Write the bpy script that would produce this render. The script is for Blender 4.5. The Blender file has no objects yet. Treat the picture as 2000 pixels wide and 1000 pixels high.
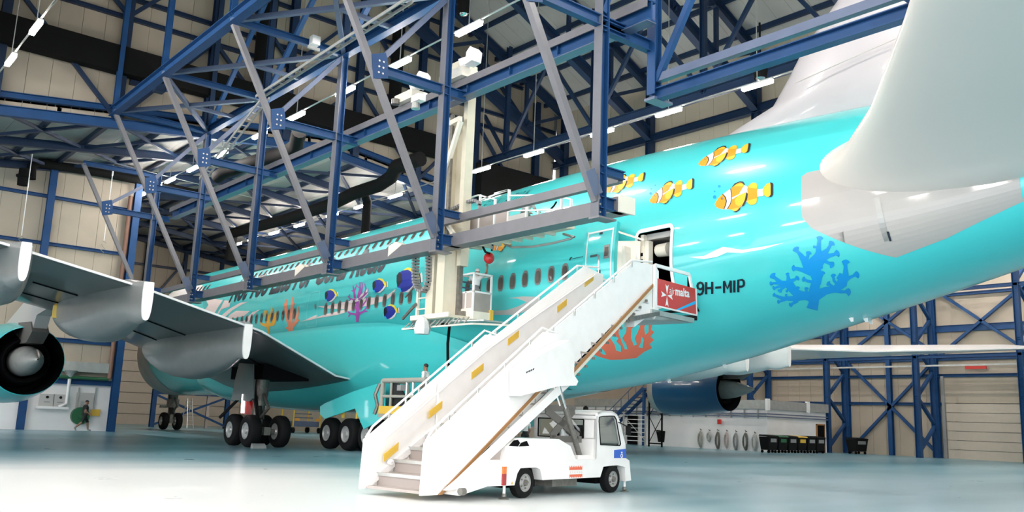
import bpy, bmesh, math, random
import numpy as np
from mathutils import Vector, Matrix, Euler
random.seed(7)
sc = bpy.context.scene
COL = sc.collection
# ------------------------------------------------------------------ camera
CAM = np.array([-23.69314017, -71.85237701, 1.52865232])
YAW, PITCH, ROLL, FPX = math.radians(39.83525528), math.radians(10.50949319), math.radians(2.14723599), 1738.13
def cam_axes():
    cy, sy, cp, sp = math.cos(YAW), math.sin(YAW), math.cos(PITCH), math.sin(PITCH)
    fwd = np.array([sy*cp, cy*cp, sp]); r0 = np.array([cy, -sy, 0]); u0 = np.cross(r0, fwd)
    cr, sr = math.cos(ROLL), math.sin(ROLL)
    return cr*r0 + sr*u0, -sr*r0 + cr*u0, fwd
CR, CU, CF = cam_axes()
cam = bpy.data.objects.new('camera', bpy.data.cameras.new('camera')); COL.objects.link(cam)
cam.matrix_world = Matrix(((CR[0], CU[0], -CF[0], CAM[0]), (CR[1], CU[1], -CF[1], CAM[1]), (CR[2], CU[2], -CF[2], CAM[2]), (0, 0, 0, 1)))
cam.data.sensor_fit = 'HORIZONTAL'; cam.data.sensor_width = 36; cam.data.lens = FPX/2000*36
cam.data.clip_start = .1; cam.data.clip_end = 600
sc.camera = cam
# measured points of the photograph turned into points of the building
def ray(q): return CR*(q[0]-1000)/FPX - CU*(q[1]-500)/FPX + CF
def onX(q, x): d = ray(q); return CAM + d*(x-CAM[0])/d[0]
def onY(q, y): d = ray(q); return CAM + d*(y-CAM[1])/d[1]
def onZ(q, z): d = ray(q); return CAM + d*(z-CAM[2])/d[2]
# ------------------------------------------------------------------ world, light, exposure
w = bpy.data.worlds.new('World'); sc.world = w; w.use_nodes = True
bg = w.node_tree.nodes['Background']; bg.inputs[0].default_value = (.93, .97, 1, 1); bg.inputs[1].default_value = 4.0
sc.view_settings.view_transform = 'Standard'; sc.view_settings.look = 'None'
sc.view_settings.exposure = 0.12; sc.view_settings.gamma = 1.0; sc.view_settings.use_curve_mapping = False
sc.cycles.max_bounces = 8; sc.cycles.diffuse_bounces = 5; sc.cycles.glossy_bounces = 4; sc.cycles.transmission_bounces = 6
sc.cycles.use_denoising = True; sc.cycles.sample_clamp_indirect = 8
LAMP_E = 215.0
# ------------------------------------------------------------------ materials
def mat(name, col, rough=.5, metal=0., coat=0., emit=0., var=0., vscale=3., spec=.5, bump=0., bscale=40., alpha=None, trans=0.):
    m = bpy.data.materials.new(name); m.use_nodes = True; nt = m.node_tree; b = nt.nodes['Principled BSDF']
    b.inputs['Base Color'].default_value = (*col, 1); b.inputs['Roughness'].default_value = rough
    b.inputs['Metallic'].default_value = metal; b.inputs['Coat Weight'].default_value = coat; b.inputs['Coat Roughness'].default_value = .06
    b.inputs['Specular IOR Level'].default_value = spec; b.inputs['Transmission Weight'].default_value = trans
    if emit: b.inputs['Emission Color'].default_value = (*col, 1); b.inputs['Emission Strength'].default_value = emit
    if var or bump:
        tc = nt.nodes.new('ShaderNodeTexCoord')
    if var:
        n = nt.nodes.new('ShaderNodeTexNoise'); n.inputs['Scale'].default_value = vscale; n.inputs['Detail'].default_value = 5
        nt.links.new(tc.outputs['Object'], n.inputs['Vector'])
        r = nt.nodes.new('ShaderNodeMapRange'); r.inputs[1].default_value = .3; r.inputs[2].default_value = .7
        r.inputs[3].default_value = 1-var; r.inputs[4].default_value = 1+var; nt.links.new(n.outputs['Fac'], r.inputs[0])
        mx = nt.nodes.new('ShaderNodeMix'); mx.data_type = 'RGBA'; mx.blend_type = 'MULTIPLY'; mx.inputs[0].default_value = 1
        mx.inputs[6].default_value = (*col, 1); nt.links.new(r.outputs[0], mx.inputs[7]); nt.links.new(mx.outputs[2], b.inputs['Base Color'])
    if bump:
        n2 = nt.nodes.new('ShaderNodeTexNoise'); n2.inputs['Scale'].default_value = bscale
        nt.links.new(tc.outputs['Object'], n2.inputs['Vector']); bp = nt.nodes.new('ShaderNodeBump'); bp.inputs['Strength'].default_value = bump
        nt.links.new(n2.outputs['Fac'], bp.inputs['Height']); nt.links.new(bp.outputs['Normal'], b.inputs['Normal'])
    return m
M = dict(
    teal=mat('teal_paint', (.06, .60, .605), .3, coat=.8), tealwing=mat('teal_cowl', (.03, .55, .57), .3, coat=.6),
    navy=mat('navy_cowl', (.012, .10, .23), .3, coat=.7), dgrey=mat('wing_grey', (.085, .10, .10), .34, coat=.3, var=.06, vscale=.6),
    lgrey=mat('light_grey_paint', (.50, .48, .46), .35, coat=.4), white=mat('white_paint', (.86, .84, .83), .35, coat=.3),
    finwhite=mat('fin_paint', (.46, .44, .455), .35, coat=.3), nosecover=mat('nose_sheet', (.50, .47, .46), .55, var=.12, vscale=1.2),
    steel=mat('blue_steel', (.012, .060, .175), .48, spec=.3, var=.1, vscale=1.5), steeldk=mat('dark_blue_steel', (.008, .026, .07), .45, var=.1, vscale=1.5),
    steelgr=mat('pale_blue_steel', (.09, .12, .20), .4, spec=.6, var=.06, vscale=2), railgr=mat('grey_rail', (.17, .165, .18), .4, var=.05),  # steelgr is a paler, greyer steel blue
    wall=mat('cream_cladding', (.43, .365, .285), .6, var=.05, vscale=.7), wallw=mat('white_wall', (.86, .84, .83), .6, var=.04, vscale=.8),
    roof=mat('roof_cladding', (.42, .40, .38), .6, var=.04, vscale=.6), slat=mat('door_cladding', (.52, .45, .365), .55, var=.03),
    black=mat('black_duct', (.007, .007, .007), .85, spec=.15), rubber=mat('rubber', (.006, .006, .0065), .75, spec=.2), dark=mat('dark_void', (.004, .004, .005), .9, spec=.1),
    cream=mat('cream_machine_paint', (.72, .66, .52), .45, var=.04), creamlt=mat('pale_cream_paint', (.82, .77, .66), .45),
    truck=mat('truck_white', (.87, .85, .83), .4, var=.03), step=mat('tread_grey', (.46, .40, .37), .6), alu=mat('aluminium', (.62, .62, .60), .35, metal=.7),
    galv=mat('galvanised', (.5, .5, .48), .4, metal=.5, var=.1), chrome=mat('chrome', (.8, .8, .8), .12, metal=1), strut=mat('strut_metal', (.20, .19, .17), .4, metal=.5, var=.2, vscale=8),
    brown=mat('brown_edge', (.36, .17, .06), .5), pipe=mat('brown_pipe', (.22, .11, .075), .5), yellow=mat('amber_sign', (.72, .46, .06), .5), red=mat('red_panel', (.62, .035, .025), .35, coat=.3),
    redball=mat('red_plastic', (.65, .01, .012), .3, coat=.5), tail=mat('tail_lamp_red', (.35, .01, .01), .15, coat=1), amber=mat('lamp_amber', (.7, .16, .01), .15, coat=1),
    blueband=mat('blue_band', (.03, .12, .55), .4), green=mat('hose_green', (.02, .12, .05), .5), orange=mat('orange', (.7, .3, .04), .5),
    hub=mat('wheel_hub', (.45, .45, .44), .4, metal=.4), lamp=mat('lamp_tube', (1, .93, .87), .5, emit=LAMP_E), grey=mat('mid_grey', (.28, .28, .28), .5), scis=mat('scissor_grey', (.12, .11, .10), .5),
    glass=mat('glass', (.9, .95, .95), .03, trans=1., spec=.5), winglass=mat('window_glass', (.10, .085, .075), .1, coat=1), winrim=mat('window_rim', (.30, .30, .29), .35, metal=.6),
    fairing=mat('fairing_grey', (.20, .205, .20), .34, coat=.3, var=.05), plug=mat('plug_metal', (.33, .33, .31), .45, metal=.3, var=.1), riser=mat('riser_grey', (.40, .34, .31), .6), lampsoft=mat('lamp_soft', (1, .8, .85), .5, emit=5),
    panelgr=mat('panel_grey', (.34, .30, .275), .5, var=.1, vscale=2), tailgr=mat('tailplane_grey', (.78, .70, .64), .35, coat=.4), glaregr=mat('glare_flange', (.13, .135, .16), .5, var=.08, vscale=2), field=mat('field_grey', (.40, .375, .355), .35, coat=.4), skin=mat('skin', (.30, .16, .10), .5), skinlt=mat('skin_light', (.48, .27, .19), .5), hair=mat('hair', (.012, .01, .01), .6), clblack=mat('black_cloth', (.012, .015, .014), .8), clwhite=mat('white_cloth', (.75, .74, .72), .8),  # the gantry flange grey has daylight glare painted into its colour
    clblue=mat('blue_cloth', (.02, .16, .5), .8), clgrey=mat('grey_cloth', (.2, .2, .2), .8), foam=mat('foam_wrap', (.34, .335, .29), .8, bump=.4, bscale=30), bag=mat('plastic_bag', (.72, .74, .74), .3, bump=.6, bscale=8),
    ink=mat('ink_navy', (.004, .012, .025), .4), mwhite=mat('mark_white', (.8, .78, .77), .35, coat=.5), corgold=mat('mark_gold', (.75, .40, .03), .35, coat=.4), corsal=mat('mark_salmon', (.78, .27, .15), .35, coat=.4),
    corblue=mat('mark_blue', (.0, .30, .72), .35, coat=.5), corpur=mat('mark_purple', (.38, .07, .42), .35, coat=.4), corred=mat('mark_coral', (.80, .15, .07), .35, coat=.4),
    fblue=mat('mark_royal', (.012, .03, .36), .35, coat=.4), fyel=mat('mark_yellow', (.85, .70, .03), .35, coat=.4), forange=mat('mark_orange', (.90, .33, .01), .35, coat=.4), famber=mat('mark_amber', (.92, .52, .03), .35, coat=.4),
    tealdk=mat('mark_teal_dark', (.025, .44, .47), .3, coat=.8), teallt=mat('mark_teal_light', (.15, .72, .70), .3, coat=.8), sky=mat('mark_sky', (.02, .45, .85), .4), pinkw=mat('mark_pink_white', (.80, .66, .64), .35, coat=.4),
)
# ------------------------------------------------------------------ mesh helpers
ORG = {}
class MB:
    def __init__(s, Mx=None): s.v, s.f, s.m, s.M, s.cur = [], [], [], Mx, 0
    def add(s, vs, fs, mi=None):
        b = len(s.v); mi = s.cur if mi is None else mi
        for p in vs:
            p = Vector(p); s.v.append(tuple(s.M @ p) if s.M is not None else tuple(p))
        for f in fs: s.f.append(tuple(i+b for i in f)); s.m.append(mi)
        return s
    def box(s, c, d, mi=None, R=None):
        vs = []
        for z in (-.5, .5):
            for x, y in ((-.5, -.5), (.5, -.5), (.5, .5), (-.5, .5)):
                p = Vector((x*d[0], y*d[1], z*d[2]))
                if R is not None: p = R @ p
                vs.append(p+Vector(c))
        return s.add(vs, [(3, 2, 1, 0), (4, 5, 6, 7), (0, 1, 5, 4), (1, 2, 6, 5), (2, 3, 7, 6), (3, 0, 4, 7)], mi)
    def bx(s, x0, x1, y0, y1, z0, z1, mi=None): return s.box(((x0+x1)/2, (y0+y1)/2, (z0+z1)/2), (abs(x1-x0), abs(y1-y0), abs(z1-z0)), mi)
    def beam(s, p, q, wd, h, up=(0, 0, 1), mi=None):
        p, q = Vector(p), Vector(q); d = (q-p); L = d.length
        if L < 1e-6: return s
        d /= L; up = Vector(up); sd = d.cross(up)
        if sd.length < 1e-3: sd = d.cross(Vector((1, 0, 0)))
        sd.normalize(); u = sd.cross(d)
        return s.add([p+sd*a*wd/2+u*b*h/2+d*t for t in (0, L) for a, b in ((-1, -1), (1, -1), (1, 1), (-1, 1))],
                     [(3, 2, 1, 0), (4, 5, 6, 7), (0, 1, 5, 4), (1, 2, 6, 5), (2, 3, 7, 6), (3, 0, 4, 7)], mi)
    def hbeam(s, p, q, wd, h, t=.03, up=(0, 0, 1), mi=None, fm=None):
        p, q = Vector(p), Vector(q); d = (q-p).normalized(); upv = Vector(up); sd = d.cross(upv)
        if sd.length < 1e-3: sd = d.cross(Vector((1, 0, 0)))
        sd.normalize(); u = sd.cross(d)
        s.beam(p+u*(h-t)/2, q+u*(h-t)/2, wd, t, u, fm if fm is not None else mi); s.beam(p-u*(h-t)/2, q-u*(h-t)/2, wd, t, u, fm if fm is not None else mi)
        return s.beam(p, q, t*1.2, h-t, u, mi)
    def tube(s, pts, r, n=8, mi=None, caps=True):
        pts = [Vector(p) for p in pts]; rs = r if isinstance(r, (list, tuple)) else [r]*len(pts); vs = []; pv = None
        for i, p in enumerate(pts):
            d = (pts[min(i+1, len(pts)-1)]-pts[max(i-1, 0)]).normalized()
            if pv is None: a = d.cross(Vector((0, 0, 1))); a = a if a.length > .05 else d.cross(Vector((1, 0, 0)))
            else: a = pv-d*pv.dot(d)
            a.normalize(); pv = a; b = d.cross(a)
            vs += [p+(a*math.cos(2*math.pi*k/n)+b*math.sin(2*math.pi*k/n))*rs[i] for k in range(n)]
        fs = [(i*n+k, i*n+(k+1) % n, (i+1)*n+(k+1) % n, (i+1)*n+k) for i in range(len(pts)-1) for k in range(n)]
        if caps: fs += [tuple(range(n-1, -1, -1)), tuple((len(pts)-1)*n+k for k in range(n))]
        return s.add(vs, fs, mi)
    def lathe(s, o, ax, prof, n=24, mi=None, mis=None):
        o = Vector(o); ax = Vector(ax).normalized(); a = ax.cross(Vector((0, 0, 1))); a = a if a.length > .05 else ax.cross(Vector((1, 0, 0))); a.normalize(); b = ax.cross(a)
        vs = [o+ax*t+(a*math.cos(2*math.pi*k/n)+b*math.sin(2*math.pi*k/n))*r for t, r in prof for k in range(n)]
        for i in range(len(prof)-1):
            s.add([], [], None)
        base = len(s.v); s.add(vs, [])
        for i in range(len(prof)-1):
            m_ = mis[i] if mis else (s.cur if mi is None else mi)
            for k in range(n): s.f.append((base+i*n+k, base+i*n+(k+1) % n, base+(i+1)*n+(k+1) % n, base+(i+1)*n+k)); s.m.append(m_)
        return s
    def prism(s, poly, ext, mi=None):
        n = len(poly); e = Vector(ext); P = [Vector(p) for p in poly]
        return s.add(P+[p+e for p in P], [tuple(range(n-1, -1, -1)), tuple(range(n, 2*n))]+[(k, (k+1) % n, n+(k+1) % n, n+k) for k in range(n)], mi)
    def loft(s, rings, closed=True, mi=None, caps=False):
        n = len(rings[0]); vs = [p for r in rings for p in r]; K = n if closed else n-1
        fs = [(i*n+k, i*n+(k+1) % n, (i+1)*n+(k+1) % n, (i+1)*n+k) for i in range(len(rings)-1) for k in range(K)]
        if caps: fs += [tuple(range(n-1, -1, -1)), tuple((len(rings)-1)*n+k for k in range(n))]
        return s.add(vs, fs, mi)
def org(o): return ORG.get(o.name, Vector((0, 0, 0)))
def mk(name, mb, mats, parent=None, at=None, smooth=False, fix=False):
    o_ = Vector(at) if at is not None else (org(parent) if parent else Vector((0, 0, 0)))
    me = bpy.data.meshes.new(name); me.from_pydata([(v[0]-o_.x, v[1]-o_.y, v[2]-o_.z) for v in mb.v], [], mb.f)
    if not isinstance(mats, (list, tuple)): mats = [mats]
    for m in mats: me.materials.append(M[m] if isinstance(m, str) else m)
    if len(mats) > 1: me.polygons.foreach_set('material_index', mb.m)
    if fix:
        b = bmesh.new(); b.from_mesh(me); bmesh.ops.remove_doubles(b, verts=b.verts, dist=1e-5); bmesh.ops.recalc_face_normals(b, faces=b.faces); b.to_mesh(me); b.free()
    if smooth:
        me.polygons.foreach_set('use_smooth', [True]*len(me.polygons))
        if smooth != 'all': me.set_sharp_from_angle(angle=math.radians(smooth if smooth is not True else 35))
    me.update()
    o = bpy.data.objects.new(name, me); COL.objects.link(o)
    if parent: o.parent = parent; o.location = o_-org(parent)
    else: o.location = o_
    ORG[o.name] = o_.copy(); return o
def thing(name, label, cat, loc=(0, 0, 0), group=None):
    o = bpy.data.objects.new(name, None); COL.objects.link(o); o.location = loc; ORG[o.name] = Vector(loc); o.empty_display_size = .2
    return tag(o, label, cat, group)
def tag(o, label=None, cat=None, group=None, kind=None):
    if label: o['label'] = label
    if cat: o['category'] = cat
    if group: o['group'] = group
    if kind: o['kind'] = kind
    return o
def struct(name, mb, mats, **k): return tag(mk(name, mb, mats, **k), kind='structure')
def sempty(name, loc=(0, 0, 0)):
    o = bpy.data.objects.new(name, None); COL.objects.link(o); o.location = loc; ORG[o.name] = Vector(loc); o['kind'] = 'structure'; return o
def dup(o, off=(0, 0, 0), parent=None, rot=None, label=None):
    c = o.copy(); COL.objects.link(c)
    if parent is not None: c.parent = parent
    else:
        c.location = o.location+Vector(off); ORG[c.name] = org(o)+Vector(off)
        if rot is not None: c.rotation_euler = rot
        if label: c['label'] = label
    for ch in o.children: dup(ch, parent=c)
    return c
def inst(o, off, parent=None):        # another copy of one piece that shares its mesh
    c = o.copy(); COL.objects.link(c); c.location = o.location+Vector(off); ORG[c.name] = org(o)+Vector(off)
    if parent is not None: c.parent = parent
    return c
def member(parent, name, p, q, wd, h, m='steel', H=True, t=.03, up=(0, 0, 1)):
    b = MB()
    if H: b.hbeam(p, q, wd, h, t, up)
    else: b.beam(p, q, wd, h, up)
    return mk(name, b, m, parent, at=(Vector(p)+Vector(q))/2)
V = Vector
# ------------------------------------------------------------------ the building
fm = M['floor'] = bpy.data.materials.new('painted_floor'); fm.use_nodes = True; nt = fm.node_tree; pb = nt.nodes['Principled BSDF']
tc = nt.nodes.new('ShaderNodeTexCoord'); mp = nt.nodes.new('ShaderNodeMapping'); mp.inputs['Scale'].default_value = (.05, .22, 1); mp.inputs['Rotation'].default_value = (0, 0, .25)
n1 = nt.nodes.new('ShaderNodeTexNoise'); n1.inputs['Scale'].default_value = 1.; n1.inputs['Detail'].default_value = 6
cr_ = nt.nodes.new('ShaderNodeValToRGB'); cr_.color_ramp.elements[0].position = .32; cr_.color_ramp.elements[0].color = (.085, .25, .31, 1); cr_.color_ramp.elements[1].position = .68; cr_.color_ramp.elements[1].color = (.26, .43, .50, 1)
nt.links.new(tc.outputs['Object'], mp.inputs[0]); nt.links.new(mp.outputs[0], n1.inputs['Vector']); nt.links.new(n1.outputs['Fac'], cr_.inputs[0])
# daylight glare near the camera, painted as a pale zone in the floor colour
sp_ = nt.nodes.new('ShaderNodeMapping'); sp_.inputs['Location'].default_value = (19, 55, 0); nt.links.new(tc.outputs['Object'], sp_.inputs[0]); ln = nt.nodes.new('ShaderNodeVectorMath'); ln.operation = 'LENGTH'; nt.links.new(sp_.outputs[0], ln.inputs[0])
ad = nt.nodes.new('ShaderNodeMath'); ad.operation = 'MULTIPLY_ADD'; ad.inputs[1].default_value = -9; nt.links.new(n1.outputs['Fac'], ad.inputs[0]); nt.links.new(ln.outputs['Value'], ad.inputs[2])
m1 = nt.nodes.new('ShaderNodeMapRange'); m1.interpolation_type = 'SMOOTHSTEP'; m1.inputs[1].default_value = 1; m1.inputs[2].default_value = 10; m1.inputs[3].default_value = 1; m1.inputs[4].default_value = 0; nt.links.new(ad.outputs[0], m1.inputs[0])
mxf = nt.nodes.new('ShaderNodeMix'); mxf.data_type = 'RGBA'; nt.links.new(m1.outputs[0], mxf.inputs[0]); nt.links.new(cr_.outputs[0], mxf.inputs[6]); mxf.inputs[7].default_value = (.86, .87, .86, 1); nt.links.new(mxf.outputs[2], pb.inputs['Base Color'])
n2 = nt.nodes.new('ShaderNodeTexNoise'); n2.inputs['Scale'].default_value = .6; n2.inputs['Detail'].default_value = 8; nt.links.new(tc.outputs['Object'], n2.inputs['Vector'])
mr = nt.nodes.new('ShaderNodeMapRange'); mr.inputs[3].default_value = .25; mr.inputs[4].default_value = .33; nt.links.new(n2.outputs['Fac'], mr.inputs[0]); nt.links.new(mr.outputs[0], pb.inputs['Roughness'])
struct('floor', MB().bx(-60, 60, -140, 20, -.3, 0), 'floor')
YS, YL, YF = -25.0, -13.0, 13.0        # step wall, annex front wall, nose-bay end wall
XE, ZE = 19.0, 23.7                    # half width and eave height of the high bay
def zlow(x): return 17.3-.12*abs(x)
def zhigh(x): return ZE+.46*(XE-abs(x))
# --- annex wall on the left, cladding panel by panel
wl = sempty('wall_left', (-15, YL, 0))
def panel_row(parent, name, n, f, m, mats='wall'):
    for i in range(n):
        mk(name, f(i), mats, parent)
def wl_panel(i):
    x1 = -6.4-i*1.1; x0 = x1-1.085; b = MB()
    return b.prism([(x0, YL, 2.95), (x1, YL, 2.95), (x1, YL, zlow(x1)), (x0, YL, zlow(x0))], (0, .12, 0))
panel_row(wl, 'wall_panel', 18, wl_panel, 0)
mk('wall_panel', MB().prism([(-60, YL, 2.95), (-26.3, YL, 2.95), (-26.3, YL, zlow(-26.3)), (-60, YL, zlow(-60))], (0, .12, 0)), 'wall', wl)
mk('lower_wall', MB().bx(-60, -6.4, YL, YL+.15, 0, 2.9), 'wallw', wl)
mk('side_wall', MB().bx(-6.4, -6.2, YL, YF, 0, zlow(6.3)), 'wall', wl)
for z in (13.95, 11.06, 8.2): member(wl, 'girt', (-40, YL-.08, z), (-6.3, YL-.08, z), .26, .2, 'steel')
member(wl, 'girt', (-40, YL-.1, 2.9), (-6.3, YL-.1, 2.9), .3, .3, 'steel'); member(wl, 'girt', (-40, YL-.1, 5.35), (-6.3, YL-.1, 5.35), .28, .25, 'steel')
for x in (-11.5, -18, -24.5): member(wl, 'column', (x, YL-.25, 0), (x, YL-.25, zlow(x)), .4, .3, 'steel', up=(0, 1, 0))
member(wl, 'column', (-6.55, YL-.5, 0), (-6.55, YL-.5, zlow(6.5)), .42, .4, 'steel', up=(0, 1, 0))
# --- nose bay: end wall with a sectional door, inner side wall
wf = sempty('wall_front', (0, YF, 0))
for i in range(10): mk('door_slat', MB().bx(-6.2, 13, YF, YF+.1, i*.95, i*.95+.9), 'slat', wf)
for i in range(18):
    x0 = -6.2+i*1.09; mk('wall_panel', MB().prism([(x0, YF, 9.6), (x0+1.07, YF, 9.6), (x0+1.07, YF, zlow(x0+1.07)), (x0, YF, zlow(x0))], (0, .1, 0)), 'wall', wf)
for z in (10.2, 12.4, 14.6): member(wf, 'girt', (-6.2, YF-.15, z), (13, YF-.15, z), .25, .2, 'steeldk')
for x in (-2.5, 2.6, 6.2, 9.8): member(wf, 'column', (x, YF-.3, 9.6), (x, YF-.3, zlow(x)), .3, .3, 'steeldk', up=(0, 1, 0))
for a, b in ((-6, -2.5), (2.6, -2.5), (2.6, 6.2)): member(wf, 'brace', (a, YF-.4, 10.2), (b, YF-.4, 15.5), .18, .18, 'steeldk', H=False)
wr2 = sempty('wall_right', (13, 0, 0))
for i in range(24):
    y0 = YL+i*1.09; mk('wall_panel', MB().bx(13, 13.12, y0, y0+1.075, 0, zlow(13)), 'wall', wr2)
for z in (4, 7, 10, 13): member(wr2, 'girt', (12.88, YL, z), (12.88, YF, z), .25, .2, 'steel')
mk('wall_panel', MB().bx(13, 46, YL, YL+.12, 0, 17.5), 'wall', wr2)
# --- the step wall above the low bay
ws = sempty('wall_step', (0, YS, 17))
for i in range(35):
    x0 = -XE+i*1.086; x1 = x0+1.07
    mk('wall_panel', MB().prism([(x0, YS, zlow(x0)-.2), (x1, YS, zlow(x1)-.2), (x1, YS, zhigh(x1)+.5), (x0, YS, zhigh(x0)+.5)], (0, .12, 0)), 'wall', ws)
for z in (18.9, 21.55, 22.65, 25.2, 27.8, 30.2):
    xm = min(XE, XE-(z-ZE)/.46) if z > ZE else XE
    member(ws, 'girt', (-xm, YS-.1, z), (xm, YS-.1, z), .25, .22, 'steeldk')
for x in (-17, -11.5, -6.9, -2.3, 2.3, 6.9, 11.5, 17): member(ws, 'column', (x, YS-.3, zlow(x)), (x, YS-.3, zhigh(x)-.2), .42, .4, 'steeldk', up=(0, 1, 0))
for a, b in ((-17, -11.5), (-6.9, -11.5), (-6.9, -2.3), (2.3, -2.3), (2.3, 6.9), (11.5, 6.9), (11.5, 17)):
    member(ws, 'brace', (a, YS-.35, 21.55), (b, YS-.35, zlow(b)), .2, .2, 'steeldk', H=False); member(ws, 'brace', (b, YS-.35, 21.55), (a, YS-.35, 26.5), .2, .2, 'steeldk', H=False)
for sx in (-1, 1):
    member(ws, 'lintel_beam', (0, YS-.2, zlow(0)-.2), (sx*XE, YS-.2, zlow(XE)-.2), .35, .5, 'steel'); member(ws, 'lintel_beam', (0, YS-.2, zlow(0)+.6), (sx*XE, YS-.2, zlow(XE)+.6), .3, .3, 'steel')
mk('backing_sheet', MB().prism([(-46, YS+.16, 16.5), (-XE, YS+.16, 14.9), (0, YS+.16, 17.1), (XE, YS+.16, 14.9), (46, YS+.16, 11), (46, YS+.16, 17), (XE, YS+.16, 17), (XE+.5, YS+.16, zhigh(XE)+.6), (0, YS+.16, zhigh(0)+.7), (-XE-.5, YS+.16, zhigh(XE)+.6), (-XE, YS+.16, 17), (-46, YS+.16, 17)], (0, .1, 0)), 'grey', ws)
mk('backing_sheet', MB().prism([(-60, YL+.16, 2.9), (-6.4, YL+.16, 2.9), (-6.4, YL+.16, zlow(6.4)+.3), (-60, YL+.16, zlow(60)+.3)], (0, .1, 0)), 'grey', wl)
mk('backing_sheet', MB().bx(-6.4, 13.3, YF+.13, YF+.23, 0, 17.8), 'grey', wf); mk('backing_sheet', MB().bx(13.14, 13.24, YL, YF+.2, 0, 16.2), 'grey', wr2)
# --- low roof over nose bay and annexes
cl = sempty('ceiling_low', (0, -6, 17))
for sx in (-1, 1):
    for i in range(42):
        x0, x1 = i*1.1, i*1.1+1.085
        if sx < 0 and i > 24: continue
        mk('roof_panel', MB().prism([(sx*x0, YS, zlow(x0)+.35), (sx*x1, YS, zlow(x1)+.35), (sx*x1, YF+.2, zlow(x1)+.35), (sx*x0, YF+.2, zlow(x0)+.35)], (0, 0, .12)), 'roof', cl)
    for x in (.6, 3.3, 6, 8.7, 11.4, 14.1, 16.8, 19.5, 23, 27): member(cl, 'purlin', (sx*x, YS, zlow(x)+.2), (sx*x, YF, zlow(x)+.2), .2, .3, 'steeldk', H=False)
    for y in (-19, -13.2, -6.5, 0, 6.5, 12.6): member(cl, 'rafter', (0, y, zlow(0)-.15), (sx*24, y, zlow(24)-.15), .3, .45, 'steeldk')
    for y in (-25, -19, -13, -6.5, 0, 6.5):
        for k in range(3):
            a, b = (k*5.4+.6)*sx, (k*5.4+6)*sx
            member(cl, 'brace', (a, y, zlow(a)-.1), (b, y+6.2, zlow(b)-.1), .16, .16, 'steeldk', H=False)
            member(cl, 'brace', (b, y, zlow(b)-.1), (a, y+6.2, zlow(a)-.1), .16, .16, 'steeldk', H=False)
mk('backing_sheet', MB().prism([(-46, YS, zlow(46)+.5), (0, YS, zlow(0)+.5), (46, YS, zlow(46)+.5), (46, YS, zlow(46)+.6), (0, YS, zlow(0)+.6), (-46, YS, zlow(46)+.6)], (0, YF+.3-YS, 0)), 'grey', cl)
# --- high roof
ch = sempty('ceiling_high', (0, -55, 28))
for sx in (-1, 1):
    for i in range(58):
        y0 = YS-i*1.1
        mk('roof_panel', MB().prism([(0, y0, zhigh(0)+.5), (sx*(XE+.5), y0, zhigh(XE+.5)+.5), (sx*(XE+.5), y0-1.085, zhigh(XE+.5)+.5), (0, y0-1.085, zhigh(0)+.5)], (0, 0, .12)), 'roof', ch)
    for x in (1.2, 3.6, 6, 8.4, 10.8, 13.2, 15.6, 18): member(ch, 'purlin', (sx*x, YS, zhigh(x)+.35), (sx*x, -88, zhigh(x)+.35), .2, .3, 'steeldk', H=False)
mk('backing_sheet', MB().prism([(-XE-.6, YS+.2, zhigh(XE+.6)+.65), (0, YS+.2, zhigh(0)+.65), (XE+.6, YS+.2, zhigh(XE+.6)+.65), (XE+.6, YS+.2, zhigh(XE+.6)+.75), (0, YS+.2, zhigh(0)+.75), (-XE-.6, YS+.2, zhigh(XE+.6)+.75)], (0, -64, 0)), 'grey', ch)
for j, y in enumerate((-26.2, -34.4, -42.6, -50.8, -59, -67.2, -75.4, -83.6)):
    fr = sempty('trim_roof_frame', (0, y, 22)); 
    if j: fr.name = 'trim_roof_frame.%03d' % j; ORG[fr.name] = V((0, y, 22))
    for sx in (-1, 1):
        member(fr, 'rafter', (0, y, zhigh(0)), (sx*XE, y, zhigh(XE)), .35, .6, 'steeldk')
        if sx < 0 and y > -60:
            continue
        member(fr, 'bottom_chord', (0, y, zhigh(0)-3.4), (sx*XE, y, zhigh(XE)-3.4), .45, .75, 'steeldk')
        xs = [0, 3.8, 7.6, 11.4, 15.2, 19]
        for k in range(5):
            member(fr, 'web', (sx*xs[k], y, zhigh(xs[k])-3.4), (sx*xs[k+1], y, zhigh(xs[k+1])), .22, .22, 'steeldk', H=False)
            if k: member(fr, 'web', (sx*xs[k], y, zhigh(xs[k])-3.4), (sx*xs[k], y, zhigh(xs[k])), .22, .22, 'steeldk', H=False)
        member(fr, 'column', (sx*XE, y, 17 if y > -80 else 0), (sx*XE, y, zhigh(XE)), .45, .45, 'steeldk', up=(0, 1, 0))
        for xh in (12.5,): member(fr, 'hanger', (sx*xh, y-1.2, 19.0), (sx*xh, y-1.2, zhigh(xh)), .3, .3, 'steeldk', up=(0, 1, 0))
        for a in (-1, 1): member(fr, 'knee_brace', (sx*12.5, y-1.2, 19.0), (sx*12.5, y-1.2+a*4.1, 24.6), .2, .2, 'steeldk', H=False)
gr = sempty('trim_eave_girder', (16, -55, 19))
for x, z in ((12.5, 18.9), (XE, 20.1), (XE, 17.2)): member(gr, 'girder', (x, YS, z), (x, -88, z), .4, .5, 'steeldk')
wu = sempty('wall_right_upper', (XE, -55, 19))
for i in range(58):
    y0 = YS-i*1.1; mk('wall_panel', MB().bx(XE+.3, XE+.42, y0-1.085, y0, 16.8, ZE+.6), 'wall', wu)
mk('backing_sheet', MB().bx(XE+.44, XE+.54, -88.8, YS+.2, 16.7, ZE+.8), 'grey', wu)
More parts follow.
